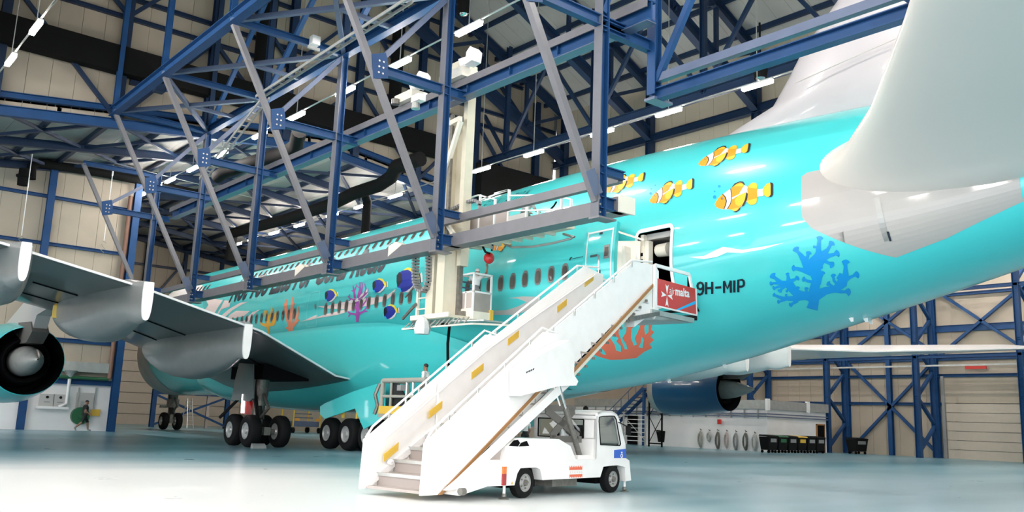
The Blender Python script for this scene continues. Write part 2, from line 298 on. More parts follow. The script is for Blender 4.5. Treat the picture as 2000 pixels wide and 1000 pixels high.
# aisles: flat low roofs left and right of the high bay, right-hand side wall
for sx, nm in ((-1, 'ceiling_aisle_left'), (1, 'ceiling_aisle_right')):
    struct(nm, MB().bx(sx*XE, sx*46, -88, YS, 16.6, 16.8), 'roof')
struct('wall_left_upper', MB().bx(-XE-.42, -XE-.3, -88, YS, 16.8, ZE+.6), 'wall')
wr = sempty('wall_right_aisle', (45.5, -45, 0))
for i in range(44):
    y0 = YL-i*1.1
    if -46.0 < y0-.5 < -41: continue
    mk('wall_panel', MB().bx(45.5, 45.62, y0-1.085, y0, 0, 16.8), 'wall', wr)
mk('wall_panel', MB().bx(45.5, 45.62, -88, -61.4, 0, 16.8), 'wall', wr); mk('backing_sheet', MB().bx(45.64, 45.74, -88, YL, 0, 17), 'grey', wr)
mk('wall_panel', MB().bx(45.51, 45.6, -47.4, -39.4, 6.1, 16.8), 'wall', wr)
for z in (4.0, 6.15, 7.4, 9.7, 12.3): member(wr, 'girt', (45.38, -40.6 if z == 4.0 else -88, z), (45.38, YL, z), .25, .22 if z != 9.7 else .5, 'steel')
for y in (-33, -36.6, -40.3, -47.3, -54): member(wr, 'column', (45.25, y, 0), (45.25, y, 16.6), .35, .35, 'steel', up=(1, 0, 0))
for a, b, z0, z1 in ((-33.2, -40.2, .3, 7.2), (-40.2, -33.2, .3, 7.2), (-33.2, -40.2, 8, 13), (-40.2, -33.2, 8, 13), (-40.5, -47.3, 7.5, 12.8), (-47.3, -40.5, 7.5, 12.8), (-26, -33, 8, 13), (-33, -26, 8, 13)):
    member(wr, 'brace', (45.2, a, z0), (45.2, b, z1), .25, .2, 'steel', H=False)
rd = sempty('door_1', (45.4, -43.4, 0))
for i in range(6): mk('door_slat', MB().bx(45.4, 45.5, -46.1, -40.9, i*.68, i*.68+.645), 'slat', rd)
mk('door_hood', MB().bx(45.42, 45.55, -46.2, -40.8, 4.1, 6.1), 'wall', rd)
for y in (-40.75, -46.25): mk('door_track', MB().bx(45.25, 45.42, y-.1, y+.1, 0, 6.1), 'grey', rd)
# lattice columns in front of the right wall
for j, y in enumerate((-25.6, -32.9, -40.2, -47.5)):
    t = thing('lattice_column', '', 'column', (43.7, y, 0), 'lattice columns along the right wall')
    for x in (42.3, 45.0): member(t, 'column_leg', (x, y, 0), (x, y, 16.4), .42, .38, 'steel', up=(0, 1, 0))
    for k in range(8): member(t, 'lacing_bar', (42.3 if k % 2 == 0 else 45.0, y, .4+k*2), (45.0 if k % 2 == 0 else 42.3, y, 2.4+k*2), .24, .2, 'steel', H=False)
    t['label'] = ['blue lattice column behind the flat white annex roof', 'blue zigzag-laced column beside the single black rubbish bin', 'blue zigzag-laced column at the left edge of the roller door', 'blue lattice column cut by the picture edge, right of roller door'][j]
lb = sempty('trim_longitudinal_beam', (42.3, -40, 7))
for z, m_ in ((7.35, 'steel'), (12.2, 'steel')): member(lb, 'beam', (42.3, -88, z), (42.3, YL, z), .25, .25, m_)
member(lb, 'pipe', (42.6, -88, 6.7), (42.6, -20, 6.7), .12, .12, 'galv', H=False)
# rear wall with the open leaf of the hangar door left of the tail
wb = sempty('wall_rear', (10, -92, 0))
mk('wall_panel', MB().prism([(-4, -92, 0), (46, -92, 0), (46, -92, 17), (XE, -92, 17), (XE, -92, zhigh(XE)+.6), (0, -92, zhigh(0)+.6), (-XE, -92, zhigh(XE)+.6), (-XE, -92, 17), (-46, -92, 17), (-46, -92, 15), (-4, -92, 15)], (0, -.2, 0)), 'wall', wb)
# white annex room on the right with flat roof edge and railing
ar = sempty('wall_annex_room', (33.6, -32, 0))
mk('room_wall', MB().bx(33.6, 33.75, -33, YL, 0, 3.2), 'wallw', ar); mk('room_wall', MB().bx(33.6, 41.6, -33.15, -33, 0, 3.2), 'wallw', ar); mk('room_roof', MB().bx(33.5, 41.7, -33.2, YL, 3.2, 3.35), 'galv', ar)
mk('roof_fascia', MB().bx(33.45, 33.6, -33.2, YL, 3.1, 3.75), 'galv', ar); mk('roof_fascia', MB().bx(33.4, 41.7, -33.35, -33.2, 3.1, 3.75), 'galv', ar)
for x in (33.3, 38.6): mk('roof_corner_post', MB().bx(x, x+.35, -33.4, -33.2, 3.0, 3.85), 'white', ar)
for z in (2.55, 2.75): mk('service_rail', MB().beam((33.45, -33.2, z), (33.45, YL, z), .06, .08).beam((33.4, -33.3, z), (41.6, -33.3, z), .06, .08), 'steelgr', ar)
for i in range(16): mk('rail_bracket', MB().bx(33.42, 33.5, -32.5+i*1.2, -32.42+i*1.2, 2.4, 3.1), 'grey', ar)
d2 = sempty('door_2', (40.7, -33.2, 0)); mk('door_leaf', MB().bx(40.2, 41.2, -33.22, -33.16, 0, 2.1), 'dark', d2); mk('door_frame', MB().bx(40.1, 40.2, -33.25, -33.15, 0, 2.2).bx(41.2, 41.3, -33.25, -33.15, 0, 2.2).bx(40.1, 41.3, -33.25, -33.15, 2.1, 2.2), 'brown', d2)
# ------------------------------------------------------------------ the airliner
ST = np.array([
 (.0, .06, 4.5, 4.3, 4.4), (.3, 1.0, 5.45, 3.5, 4.45), (.9, 1.75, 6.6, 2.95, 4.7), (2.0, 2.45, 7.95, 2.65, 5.1), (4.0, 3.05, 9.3, 2.5, 5.6), (6.5, 3.42, 10.2, 2.5, 6.0), (9.5, 3.55, 10.75, 2.5, 6.2), (12.5, 3.57, 10.9, 2.5, 6.2),
 (30, 3.57, 10.9, 2.5, 6.2), (42, 3.57, 10.95, 2.5, 6.2), (46, 3.55, 11.06, 2.55, 6.2), (50, 3.42, 11.1, 2.88, 6.3), (54, 3.18, 11.05, 3.57, 6.5), (58, 2.85, 10.92, 4.5, 6.8), (62, 2.4, 10.7, 5.5, 7.15), (66, 1.8, 10.35, 6.6, 7.7), (70, 1.05, 9.8, 7.7, 8.4), (72.5, .4, 9.3, 8.5, 8.85)])
ST[:, 0] = np.where(ST[:, 0] < 12, ST[:, 0]*(12-2.7)/12+2.7, ST[:, 0])
def pchip(x, y, xq):
    h = np.diff(x); d = np.diff(y)/h; m = np.zeros_like(y); m[0] = d[0]; m[-1] = d[-1]
    for i in range(1, len(x)-1):
        if d[i-1]*d[i] > 0:
            w1 = 2*h[i]+h[i-1]; w2 = h[i]+2*h[i-1]; m[i] = (w1+w2)/(w1/d[i-1]+w2/d[i])
    i = np.clip(np.searchsorted(x, xq)-1, 0, len(x)-2); t = (xq-x[i])/h[i]
    return ((1+2*t)*(1-t)**2)*y[i]+t*(1-t)**2*h[i]*m[i]+t*t*(3-2*t)*y[i+1]+t*t*(t-1)*h[i]*m[i+1]
_g = np.linspace(2.7, 72.5, 1500); _T = [np.array([pchip(ST[:, 0], ST[:, k], q) for q in _g]) for k in (1, 2, 3, 4)]
def fp(s): return [float(np.interp(s, _g, t)) for t in _T]
def fpt(s, th, off=0.):
    a, zt, zb, zw = fp(s); c, sn = math.cos(th), math.sin(th); b = zt-zw if sn > 0 else zw-zb
    p = V((-a*c, -s, zw+b*sn))
    if off: n = V((-c/a, 0, sn/b)).normalized(); p = p+n*off
    return p
def hit(q, lift=0):
    d = ray(q); d = d/np.linalg.norm(d)
    def F(t):
        P = CAM+d*t; s = -P[1]
        if s < 2.72 or s > 72.4: return 1.
        a, zt, zb, zw = fp(s); b = (zt-zw) if P[2] > zw else (zw-zb); return (P[0]/a)**2+((P[2]-zw)/b)**2-1
    t = 12.
    while F(t) > 0:
        t += .25
        if t > 110: return None
    lo, hi = t-.25, t
    for _ in range(18):
        m = (lo+hi)/2
        if F(m) < 0: hi = m
        else: lo = m
    P = CAM+d*hi; s = -P[1]; a, zt, zb, zw = fp(s); b = (zt-zw) if P[2] > zw else (zw-zb)
    return s, math.atan2((P[2]-zw)/b, -P[0]/a)
plane = thing('airliner', 'double-deck turquoise airliner with coral reef paintwork, nose towards the far wall', 'airliner', (0, -36, 0))
# skin: left out where door five stands open
DS0, DS1 = hit((1243, 520))[0], hit((1309, 520))[0]; DT1, DT0 = hit((1285, 449))[1], hit((1310, 592))[1]
def skin_grid(ss, tt, flip=False):
    mb = MB(); rings = [[fpt(s, t) for t in tt] for s in ss]; mb.loft(rings, closed=False); return mb
ss = sorted(set(list(np.concatenate([np.linspace(2.7, 3.6, 12), np.linspace(3.9, 13, 22), np.linspace(13.5, 44, 32), np.linspace(44.8, 72.5, 44)]))+[DS0, DS1]))
tt = sorted(set([float(x) for x in np.linspace(-math.pi, math.pi, 97)]+[DT0, DT1]))
mb = MB(); mb.loft([[fpt(s, t) for t in tt] for s in ss], closed=False)
n = len(tt); i0, i1 = ss.index(DS0), ss.index(DS1); j0, j1 = tt.index(DT0), tt.index(DT1)
keep = [k for k, f in enumerate(mb.f) if not (i0 <= f[0]//n < i1 and j0 <= f[0] % n < j1)]
mb.f = [mb.f[k] for k in keep]; mb.m = [0 if -math.pi else 0 for k in keep]
fus = mk('fuselage', mb, 'teal', plane, smooth='all', fix=True)
# nose cone wrapped in dull sheet
mb = MB(); mb.loft([[fpt(s, t, .02) for t in np.linspace(-math.pi, math.pi, 64)] for s in np.linspace(2.7, 8.6, 18)], closed=False); mk('nose_wrap', mb, 'nosecover', plane, smooth='all')
# decals: painted markings that follow the skin
def decal(name, polys, m, layer=1, parent=None, label=None, raw=False):
    """polys: outlines measured on the photograph (raw: already in length/angle)."""
    b = bmesh.new(); mats = m if isinstance(m, list) else [m]; K = 3.6
    for item in polys:
        poly, mi = item if isinstance(item, tuple) and isinstance(item[1], int) else (item, 0)
        uv = poly if raw else [hit(q) for q in poly]
        uv = [u for u in uv if u is not None]
        if len(uv) < 3: continue
        vs = [b.verts.new((u[0], u[1]*K, mi*.0001)) for u in uv]
        try: f = b.faces.new(vs)
        except ValueError: continue
        f.material_index = mi
    bmesh.ops.triangulate(b, faces=b.faces[:], ngon_method='EAR_CLIP')
    if not b.verts: b.free(); return None
    lo = min(v.co.y for v in b.verts); hi_ = max(v.co.y for v in b.verts); y = math.ceil(lo/.25)*.25
    while y < hi_:
        bmesh.ops.bisect_plane(b, geom=b.verts[:]+b.edges[:]+b.faces[:], plane_co=(0, y, 0), plane_no=(0, 1, 0)); y += .25
    lo = min(v.co.x for v in b.verts); hi_ = max(v.co.x for v in b.verts); x = math.ceil(lo)
    while x < hi_:
        bmesh.ops.bisect_plane(b, geom=b.verts[:]+b.edges[:]+b.faces[:], plane_co=(x, 0, 0), plane_no=(1, 0, 0)); x += 1
    o0 = org(parent or fus)
    for v in b.verts: v.co = fpt(v.co.x, v.co.y/K, .006*layer+v.co.z*25)-o0
    bmesh.ops.recalc_face_normals(b, faces=b.faces[:])
    for f in b.faces:
        if f.normal.x > 0: f.normal_flip()
    me = bpy.data.meshes.new(name); b.to_mesh(me); b.free()
    for q in mats: me.materials.append(M[q])
    o = bpy.data.objects.new(name, me); COL.objects.link(o); o.parent = parent or fus; ORG[o.name] = o0.copy()
    if label: o['label'] = label
    return o
def text_mesh(body, bold=.0, shear=0.):
    c = bpy.data.curves.new('t', 'FONT'); c.body = body; c.offset = bold; c.shear = shear; c.resolution_u = 3; c.fill_mode = 'FRONT'
    o = bpy.data.objects.new('t', c); COL.objects.link(o); bpy.context.view_layer.update()
    me = bpy.data.meshes.new_from_object(o.evaluated_get(bpy.context.evaluated_depsgraph_get())); bpy.data.objects.remove(o); return me
def text_decal(name, body, a, b_, top, m, layer=3, bold=.02, shear=0., parent=None):
    me = text_mesh(body, bold, shear); A, B, Tp = hit(a), hit(b_), hit(top)
    xs = [v.co.x for v in me.vertices]; x0, x1 = min(xs), max(xs); h = max(v.co.y for v in me.vertices)
    b = bmesh.new(); b.from_mesh(me); K = 3.6
    for v in b.verts:
        u = (v.co.x-x0)/(x1-x0); t = v.co.y/h; base = A[1]+(B[1]-A[1])*u
        v.co = V((A[0]+(B[0]-A[0])*u, (base+(Tp[1]-A[1])*t)*K, 0))
    lo = min(v.co.y for v in b.verts); hi_ = max(v.co.y for v in b.verts); y = math.ceil(lo/.2)*.2
    while y < hi_:
        bmesh.ops.bisect_plane(b, geom=b.verts[:]+b.edges[:]+b.faces[:], plane_co=(0, y, 0), plane_no=(0, 1, 0)); y += .2
    o0 = org(parent or fus)
    for v in b.verts: v.co = fpt(v.co.x, v.co.y/K, .006*layer)-o0
    for f in b.faces: f.normal_update()
    for f in b.faces:
        if f.normal.x > 0: f.normal_flip()
    me.clear_geometry(); b.to_mesh(me); b.free(); me.name = name; me.materials.clear(); me.materials.append(M[m])
    o = bpy.data.objects.new(name, me); COL.objects.link(o); o.parent = parent or fus; ORG[o.name] = o0.copy(); return o
# belly fairing
FS = [(17, 3.0, 4.2, 2.42), (20, 3.68, 5.0, 2.0), (24, 3.85, 5.35, 1.75), (30, 3.95, 5.45, 1.62), (36, 3.95, 5.5, 1.62), (39, 3.84, 5.45, 1.7), (42, 3.66, 5.1, 1.98), (44.5, 3.3, 4.5, 2.3), (46.5, 2.7, 3.9, 2.55), (48, 1.9, 3.4, 2.72)]
FSa = np.array(FS); rings = []
for s in np.linspace(17, 48, 40):
    a, zt, zb = [float(pchip(FSa[:, 0], FSa[:, k], s)) for k in (1, 2, 3)]; r = []
    for k in range(49):
        t = math.pi*k/48; cx, sx_ = math.cos(t), math.sin(t); e = .62
        r.append(V((-a*math.copysign(abs(cx)**e, cx), -s, zt-(zt-zb)*abs(sx_)**.75)))
    rings.append(r)
mb = MB(); mb.loft(rings, closed=False); mk('belly_fairing', mb, 'teal', plane, smooth='all', fix=True)
# aerofoils
def foil(le, te, tk, n=22, camber=.0, axis='z'):
    le, te = V(le), V(te); ch = te-le; L = ch.length; up = V((0, 0, 1)) if axis == 'z' else V((1, 0, 0)); out = []
    for k in range(2*n):
        u = k/n if k <= n else 2-k/n; x = .5*(1-math.cos(math.pi*u))
        yt = 5*tk*(.2969*math.sqrt(max(x, 0))-.126*x-.3516*x*x+.2843*x**3-.1015*x**4)*L
        out.append(le+ch*x+up*((yt if k <= n else -yt)+camber*L*4*x*(1-x)))
    return out
WG = [(2.6, 19.2, 4.0, 36.3, 3.0, .14), (4.5, 20.5, 4.5, 37.2, 3.15, .135), (9, 24, 5.25, 39.3, 4.55, .125), (14.5, 28.3, 6.25, 41.5, 5.45, .115), (18.8, 31, 6.6, 43, 6.0, .11), (25.7, 36, 6.55, 45.5, 6.25, .105), (33, 41.4, 7.1, 48, 6.85, .1), (39.2, 46.2, 7.6, 50.2, 7.4, .1), (39.9, 47.2, 7.65, 50.4, 7.45, .05)]
def wing(sx):
    rings = [foil((sx*x, -ls, lz), (sx*x, -ts, tz), tk) for x, ls, lz, ts, tz, tk in WG]
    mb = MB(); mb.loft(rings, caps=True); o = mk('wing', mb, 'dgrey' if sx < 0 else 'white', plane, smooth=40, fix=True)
    def at(x):
        W = np.array(WG); return [float(np.interp(x, W[:, 0], W[:, k])) for k in (1, 2, 3, 4)]
    # pale trailing edge strip, flap joint and fairings
    te = MB(); 
    for (a, b) in zip(WG[:-2], WG[1:-1]): te.beam((sx*a[0], -a[3]-.03, a[4]+.03), (sx*b[0], -b[3]-.03, b[4]+.03), .06, .07)
    mk('trailing_edge', te, 'white', o)
    le = MB()
    rr = []
    for x in np.linspace(4.5, 39, 24):
        ls, lz, ts, tz = at(x); f = foil((sx*x, -ls, lz), (sx*x, -ts, tz), float(np.interp(x, [q[0] for q in WG], [q[5] for q in WG]))*1.02); rr.append([p+V((0, .02, 0)) for p in f[-4:]+f[:5]])
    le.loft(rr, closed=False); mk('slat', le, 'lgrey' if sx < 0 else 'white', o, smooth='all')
    jn = MB()
    for x0, x1, fr in ((5, 9, .74), (10.6, 13.2, .72), (15.4, 17, .72), (9, 24, .5)):
        ps = []
        for x in np.linspace(x0, x1, 6):
            ls, lz, ts, tz = at(x); tk = float(np.interp(x, [q[0] for q in WG], [q[5] for q in WG])); f = foil((sx*x, -ls, lz), (sx*x, -ts, tz), tk); L = ts-ls
            low = f[22:]; yy = -(ls+fr*L); p = min(low, key=lambda p: abs(p.y-yy)); ps.append(V((sx*x, p.y, p.z-.01)))
        jn.tube(ps, .03, 5)
    mk('panel_joint', jn, 'dark', o)
    for x, fwd, aft, wd, dp in ((5.6, 6, .2, .6, .8), (9.7, 11.5, .1, 1.05, 1.5), (14.35, 10, .9, 1.05, 1.4), (18.3, 7.5, .9, .85, 1.2), (23.5, 6.5, .9, .6, 1.0), (28.5, 5.5, .8, .5, .8), (33, 5, .7, .4, .6)):
        if x < 6 or (sx > 0 and x > 20) or (sx > 0 and x < 10): continue
        if sx > 0: x = {14.35: 16.9, 18.3: 19.5}[x]
        ls, lz, ts, tz = at(x); L = fwd+aft; tk = float(np.interp(x, [q[0] for q in WG], [q[5] for q in WG])); f = foil((sx*x, -ls, lz), (sx*x, -ts, tz), tk)[22:]
        rings = []
        for k in range(21):
            t = k/20; s = ts+aft-L*(1-t)
            zu = min(f, key=lambda p: abs(p.y+s)).z+.3 if s < ts else tz+.12
            hh = .03+dp*(math.sin(math.pi/2*min(1, t/.62))**1.15 if t < .62 else 1-.34*((t-.62)/.38)**1.6); ww = .04+wd*(math.sin(math.pi/2*min(1, t/.42))**.8 if t < .42 else 1-.9*((t-.42)/.58)**1.8); r = []
            for q in range(15):
                an = math.pi*q/14; r.append(V((sx*x+ww*math.copysign(abs(math.cos(an))**.7, math.cos(an)), -s, zu-.3-hh*math.sin(an)**.75)))
            r.append(V((sx*x-ww*.9, -s, zu))); r.append(V((sx*x+ww*.9, -s, zu))); rings.append(r)
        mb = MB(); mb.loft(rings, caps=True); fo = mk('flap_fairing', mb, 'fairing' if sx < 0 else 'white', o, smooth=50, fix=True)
        mb = MB(); mb.loft([[V((p.x+(p.x-sx*x)*.15, p.y+d_, p.z-.01)) for p in rings[-1]] for d_ in (-.02, .06)], caps=True); mk('fairing_tip', mb, 'white', o, smooth=40)
        mb = MB(); mb.tube([V((r[0].x, r[0].y, r[0].z+.27)) for r in rings[:14]], .022, 5); mk('fairing_joint', mb, 'dark', o)
    return o
wL, wR = wing(-1), wing(1)
# engines
def engine(x, ye, z, m, sx, r=1.0):
    root = mk('engine', MB().lathe((x, ye, z), (0, 1, 0), [(0, 1.5*r), (.02, 1.53*r), (1.2, 1.7*r), (2.6, 1.86*r), (4.2, 1.9*r), (5.2, 1.86*r), (5.75, 1.72*r), (5.85, 1.6*r), (5.7, 1.5*r), (5, 1.45*r)], 48), m, plane, at=(x, ye, z), smooth=40)
    mk('nozzle_liner', MB().lathe((x, ye, z), (0, 1, 0), [(0, 1.5*r), (.8, 1.42*r), (2.0, 1.4*r), (2.0, .3)], 40), 'dark', root, smooth=40)
    mk('core_cowl', MB().lathe((x, ye, z), (0, 1, 0), [(2.0, 1.2*r), (.9, 1.1*r), (.25, .98*r), (.2, .94*r), (.5, .8*r), (1.0, .78*r)], 40), 'dark', root, smooth=40)
    mk('exhaust_cone', MB().lathe((x, ye, z), (0, 1, 0), [(.9, .68*r), (.1, .66*r), (-.6, .54*r), (-1.3, .33*r), (-1.8, .13*r), (-1.95, .06*r), (-1.96, .04*r), (-1.8, .03*r)], 32), 'plug', root, smooth=40)
    mk('fan_lip', MB().lathe((x, ye, z), (0, 1, 0), [(5.2, 1.865*r), (5.78, 1.73*r), (5.88, 1.6*r), (5.7, 1.49*r)], 48), 'alu', root, smooth=40)
    W = np.array(WG); ax = abs(x); ls, lz, ts, tz = [float(np.interp(ax, W[:, 0], W[:, k])) for k in (1, 2, 3, 4)]
    pts = [(x-.28, ye+4.6, z+1.8*r), (x-.28, -(ls-.5), lz+.1), (x-.28, -(ls+5.2), lz-.6), (x-.28, ye-1.9, z+1.9*r), (x-.28, ye-1.4, z+1.15*r), (x-.28, ye+.6, z+1.0*r)]
    mk('pylon', MB().prism(pts, (.56, 0, 0)), 'lgrey', root)
    mk('pylon_shield', MB().prism([(x-.34, ye+1.2, z+1.75*r), (x-.34, ye-1.2, z+1.65*r), (x-.34, ye-1.75, z+1.2*r), (x-.34, ye-.9, z+.75*r), (x-.34, ye+.6, z+.75*r)], (.68, 0, 0)), 'scis', root)
    return root
engine(-14.5, -27.4, 3.38, 'tealwing', -1); engine(14.5, -27.4, 3.38, 'navy', 1); engine(25.7, -35.6, 4.12, 'navy', 1, .93)
# fin and tailplanes
fz = [(10.7, 53.2, 68.6, .05), (11.3, 54.9, 68.8, .075), (11.7, 56.25, 69, .09), (12.44, 56.82, 69.2, .1), (13.3, 57.39, 69.4, .1), (14.58, 58.65, 69.7, .1), (24.0, 67.6, 72.6, .1)]
mb = MB(); mb.loft([foil((0, -a, z), (0, -b, z), tk, axis='x') for z, a, b, tk in fz], caps=True); fin = mk('fin', mb, 'finwhite', plane, smooth=40, fix=True)
mb = MB(); mb.tube([(-.72, -57.5, 12.0), (-.80, -60, 12.3), (-.85, -64, 12.75)], .02, 5); mk('panel_joint', mb, 'lgrey', fin)
for sx in (-1, 1):
    hz = [(1.2, 58.2, 8.45, 69.2, 8.5, .2), (2.2, 58.9, 8.48, 69.4, 8.55, .195), (2.7, 59.6, 8.53, 69.5, 8.62, .17), (3.0, 60.2, 8.58, 69.6, 8.66, .155), (5, 62.1, 8.88, 70.2, 8.95, .12), (8, 64.4, 9.3, 71.2, 9.35, .1), (15, 69.4, 10.2, 73, 10.25, .09), (15.3, 70.2, 10.25, 73.1, 10.3, .05)]
    mb = MB(); mb.loft([foil((sx*a, -b, c), (sx*a, -d, e), tk, n=26, camber=-.012) for a, b, c, d, e, tk in hz], caps=True); hs = mk('tailplane', mb, 'tailgr', plane, smooth=40, fix=True)
    mb = MB(); mb.tube([(sx*2.6, -66.2, 7.92), (sx*15, -71.9, 10.0)], .02, 5); mk('panel_joint', mb, 'grey', hs)
# grey tailplane field, painted on the skin, and its gap seal
decal('tailplane_field', [[(1566, 345), (1567, 425), (1578, 437), (1640, 443), (1720, 441), (1727, 475), (1750, 503), (1850, 465), (1999, 393), (1990, 300), (1760, 300), (1650, 322), (1577, 337)]], 'field', 1, label='pale grey painted field around the tailplane root')
decal('gap_seal', [[(1708, 387), (1719, 387), (1726, 420), (1740, 468), (1728, 472), (1722, 455), (1714, 425)]], 'winrim', 2)
decal('seal_slot', [[(1732, 452), (1737, 452), (1742, 470), (1738, 471)]], 'ink', 3)
# windows
win = None
def window(s, th, k=1.):
    global win
    mb = MB(); n = 14; ww, hh = .165*k, .255*k
    for (r0, off, mi) in ((1.0, .012, 0), (.72, .02, 1)):
        ring = []
        for i in range(n):
            an = 2*math.pi*i/n; cx, sy = math.cos(an), math.sin(an); ex = .75
            ring.append((math.copysign(abs(cx)**ex, cx)*ww*r0, math.copysign(abs(sy)**ex, sy)*hh*r0))
        c = fpt(s, th, off); 
        pts = [fpt(s+u, th+v/3.9, off) for u, v in ring]
        mb.add(pts, [tuple(range(n))], mi)
        if mi == 0: mb.add(pts+[fpt(s+u*.74, th+v*.74/3.9, .002) for u, v in ring], [], 0)
    mk('passenger_window', mb, ['winrim', 'winglass'], fus)
for i in range(26): window(34.15+.6475*i, .043)
for i in range(14): window(30.95-.635*i, .045)
for i in range(6): window(14.16+.635*i, .655, .9)
for i in range(28): window(23.46+.635*i, .675+.0015*i, .9)
# rear door: opening, frame, cabin behind, the door leaf slid forward
def ringpts(s0, s1, t0, t1, off, r=.16, rt=.06, n=5):
    P = []
    for cs, ct, a0 in ((s1-r, t1-rt, 0), (s0+r, t1-rt, 90), (s0+r, t0+rt, 180), (s1-r, t0+rt, 270)):
        for k in range(n+1): an = math.radians(a0+90*k/n); P.append(fpt(cs+r*math.cos(an), ct+rt*math.sin(an), off))
    return P
def frame_decal(name, s0, s1, t0, t1, wd, m, off=.012, r=.2, dens=10, parent=None):
    def dense(P): 
        out = []
        for i in range(len(P)): out += [P[i].lerp(P[(i+1) % len(P)], k/6) for k in range(6)]
        return out
    def refit(P, of):
        o = []
        for p in P:
            s = -p.y; a, zt, zb, zw = fp(s); b = (zt-zw) if p.z > zw else (zw-zb); th = math.atan2((p.z-zw)/b, -p.x/a); o.append(fpt(s, th, of))
        return o
    A = refit(dense(ringpts(s0, s1, t0, t1, off, r, r/3.6)), off); B = refit(dense(ringpts(s0+wd, s1-wd, t0+wd/3.8, t1-wd/3.8, off, max(r-wd, .03), max(r-wd, .03)/3.6)), off)
    mb = MB(); mb.loft([A, B]); return mk(name, mb, m, parent or fus)
frame_decal('door_surround', DS0-.1, DS1+.1, DT0-.03, DT1+.03, .11, 'mwhite', .02)
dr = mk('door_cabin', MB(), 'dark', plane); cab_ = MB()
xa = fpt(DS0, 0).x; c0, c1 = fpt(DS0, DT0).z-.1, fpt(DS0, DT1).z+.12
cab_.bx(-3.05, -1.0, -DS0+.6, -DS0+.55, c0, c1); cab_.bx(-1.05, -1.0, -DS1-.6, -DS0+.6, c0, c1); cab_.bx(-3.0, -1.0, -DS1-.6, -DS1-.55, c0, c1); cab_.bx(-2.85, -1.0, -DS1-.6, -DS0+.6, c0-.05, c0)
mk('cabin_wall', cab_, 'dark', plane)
mk('cabin_ceiling', MB().bx(-2.75, -1.0, -DS1-.5, -DS0+.5, c1-.28, c1-.2).bx(-2.9, -2.75, -DS1+.1, -DS0-.1, c1-.3, c1-.12), 'lgrey', plane)
mk('galley_bin', MB().lathe((-2.6, -DS0-.3, c1-.62), (0, -1, 0), [(0, .02), (.05, .2), (.5, .22), (.55, .02)], 14), 'creamlt', plane, smooth=40)
mk('door_lining', MB().bx(-3.06, -2.7, -DS0-.14, -DS0-.02, c0, c1-.15).bx(-3.0, -2.8, -DS0-.3, -DS0-.14, c0+.9, c1-.35), 'creamlt', plane, smooth=False)
mk('lining_latch', MB().bx(-3.09, -3.05, -DS0-.12, -DS0-.05, c0+1.5, c0+1.65).bx(-3.09, -3.05, -DS0-.12, -DS0-.05, c0+1.1, c0+1.25).bx(-3.09, -3.05, -DS0-.12, -DS0-.05, c0+1.75, c0+1.85), 'dark', plane)
bpy.data.objects.remove(dr)
LS0, LS1 = hit((1156, 500))[0]+.05, hit((1219, 490))[0]; LT1, LT0 = hit((1185, 450))[1], hit((1190, 560))[1]-.12
mb = MB(); N1, N2 = 8, 14
def leaf(off, ins=0.): return [[fpt(LS0+ins+(LS1-LS0-2*ins)*i/N1, LT0+ins/3.8+(LT1-LT0-2*ins/3.8)*j/N2, off) for j in range(N2+1)] for i in range(N1+1)]
a_, b_ = leaf(.45), leaf(.30)
mb.loft(a_, closed=False); mb.loft(b_, closed=False)
for e0, e1 in ((a_[0], b_[0]), (a_[-1], b_[-1]), ([r[0] for r in a_], [r[0] for r in b_]), ([r[-1] for r in a_], [r[-1] for r in b_])): mb.loft([e0, e1], closed=False)
door = mk('door_leaf', mb, 'teal', plane, smooth=30, fix=True); door['label'] = 'opened turquoise door slid forward on its arm'
def off_patch(name, s0, s1, t0, t1, off, m, th_=.03):
    b = MB(); P = [fpt(s0, t0, off), fpt(s1, t0, off), fpt(s1, t1, off), fpt(s0, t1, off)]; Q = [fpt(s0, t0, off+th_), fpt(s1, t0, off+th_), fpt(s1, t1, off+th_), fpt(s0, t1, off+th_)]
    b.add(P+Q, [(3, 2, 1, 0), (4, 5, 6, 7), (0, 1, 5, 4), (1, 2, 6, 5), (2, 3, 7, 6), (3, 0, 4, 7)]); return mk(name, b, m, door)
bw = .045
for (s0, s1, t0, t1) in ((LS0+.12, LS0+.12+bw, LT0+.03, LT1-.04), (LS1-.14, LS1-.14+bw, LT0+.03, LT1-.04), (LS0+.12, LS1-.1, LT1-.055, LT1-.043)):
    nseg = 6 if t1-t0 > .1 else 1
    for k in range(nseg): off_patch('door_edge_line', s0, s1, t0+(t1-t0)*k/nseg, t0+(t1-t0)*(k+1)/nseg, .452, 'mwhite', .008)
sm, tm = (LS0+LS1)/2, (LT0+LT1)/2
off_patch('door_handle', sm-.25, sm+.05, tm+.07, tm+.085, .46, 'chrome', .08); off_patch('handle_recess', sm-.02, sm+.12, tm-.08, tm-.02, .452, 'ink', .01); off_patch('handle_bar', sm+.03, sm+.08, tm-.07, tm+.08, .455, 'chrome', .03)
off_patch('door_window', LS1-.42, LS1-.2, tm+.05, tm+.14, .452, 'winrim', .012); off_patch('door_window_pane', LS1-.38, LS1-.24, tm+.065, tm+.125, .462, 'winglass', .012); off_patch('door_plate', sm-.03, sm+.1, tm+.22, tm+.235, .452, 'ink', .008)
mk('door_arm', MB().beam(fpt(LS1-.2, tm, .3), fpt(DS0+.05, tm-.02, -.1), .12, 1.6).beam(fpt(LS1-.1, LT1-.06, .35), fpt(DS0+.3, DT1-.06, .05), .05, .06), 'creamlt', plane)
for (qa, qb, qc) in (((1222, 575), (1236, 575), (1235, 455)),): pass
mk('door_hinge_panel', MB().prism([fpt(DS0-.16, DT0-.05, .05), fpt(DS0-.16, DT0+.12, .05), fpt(DS0-.16, DT1-.1, .05), fpt(DS0-.16, DT1-.1, .4), fpt(DS0-.16, DT0, .4)], (0, .12, 0)), 'creamlt', plane)
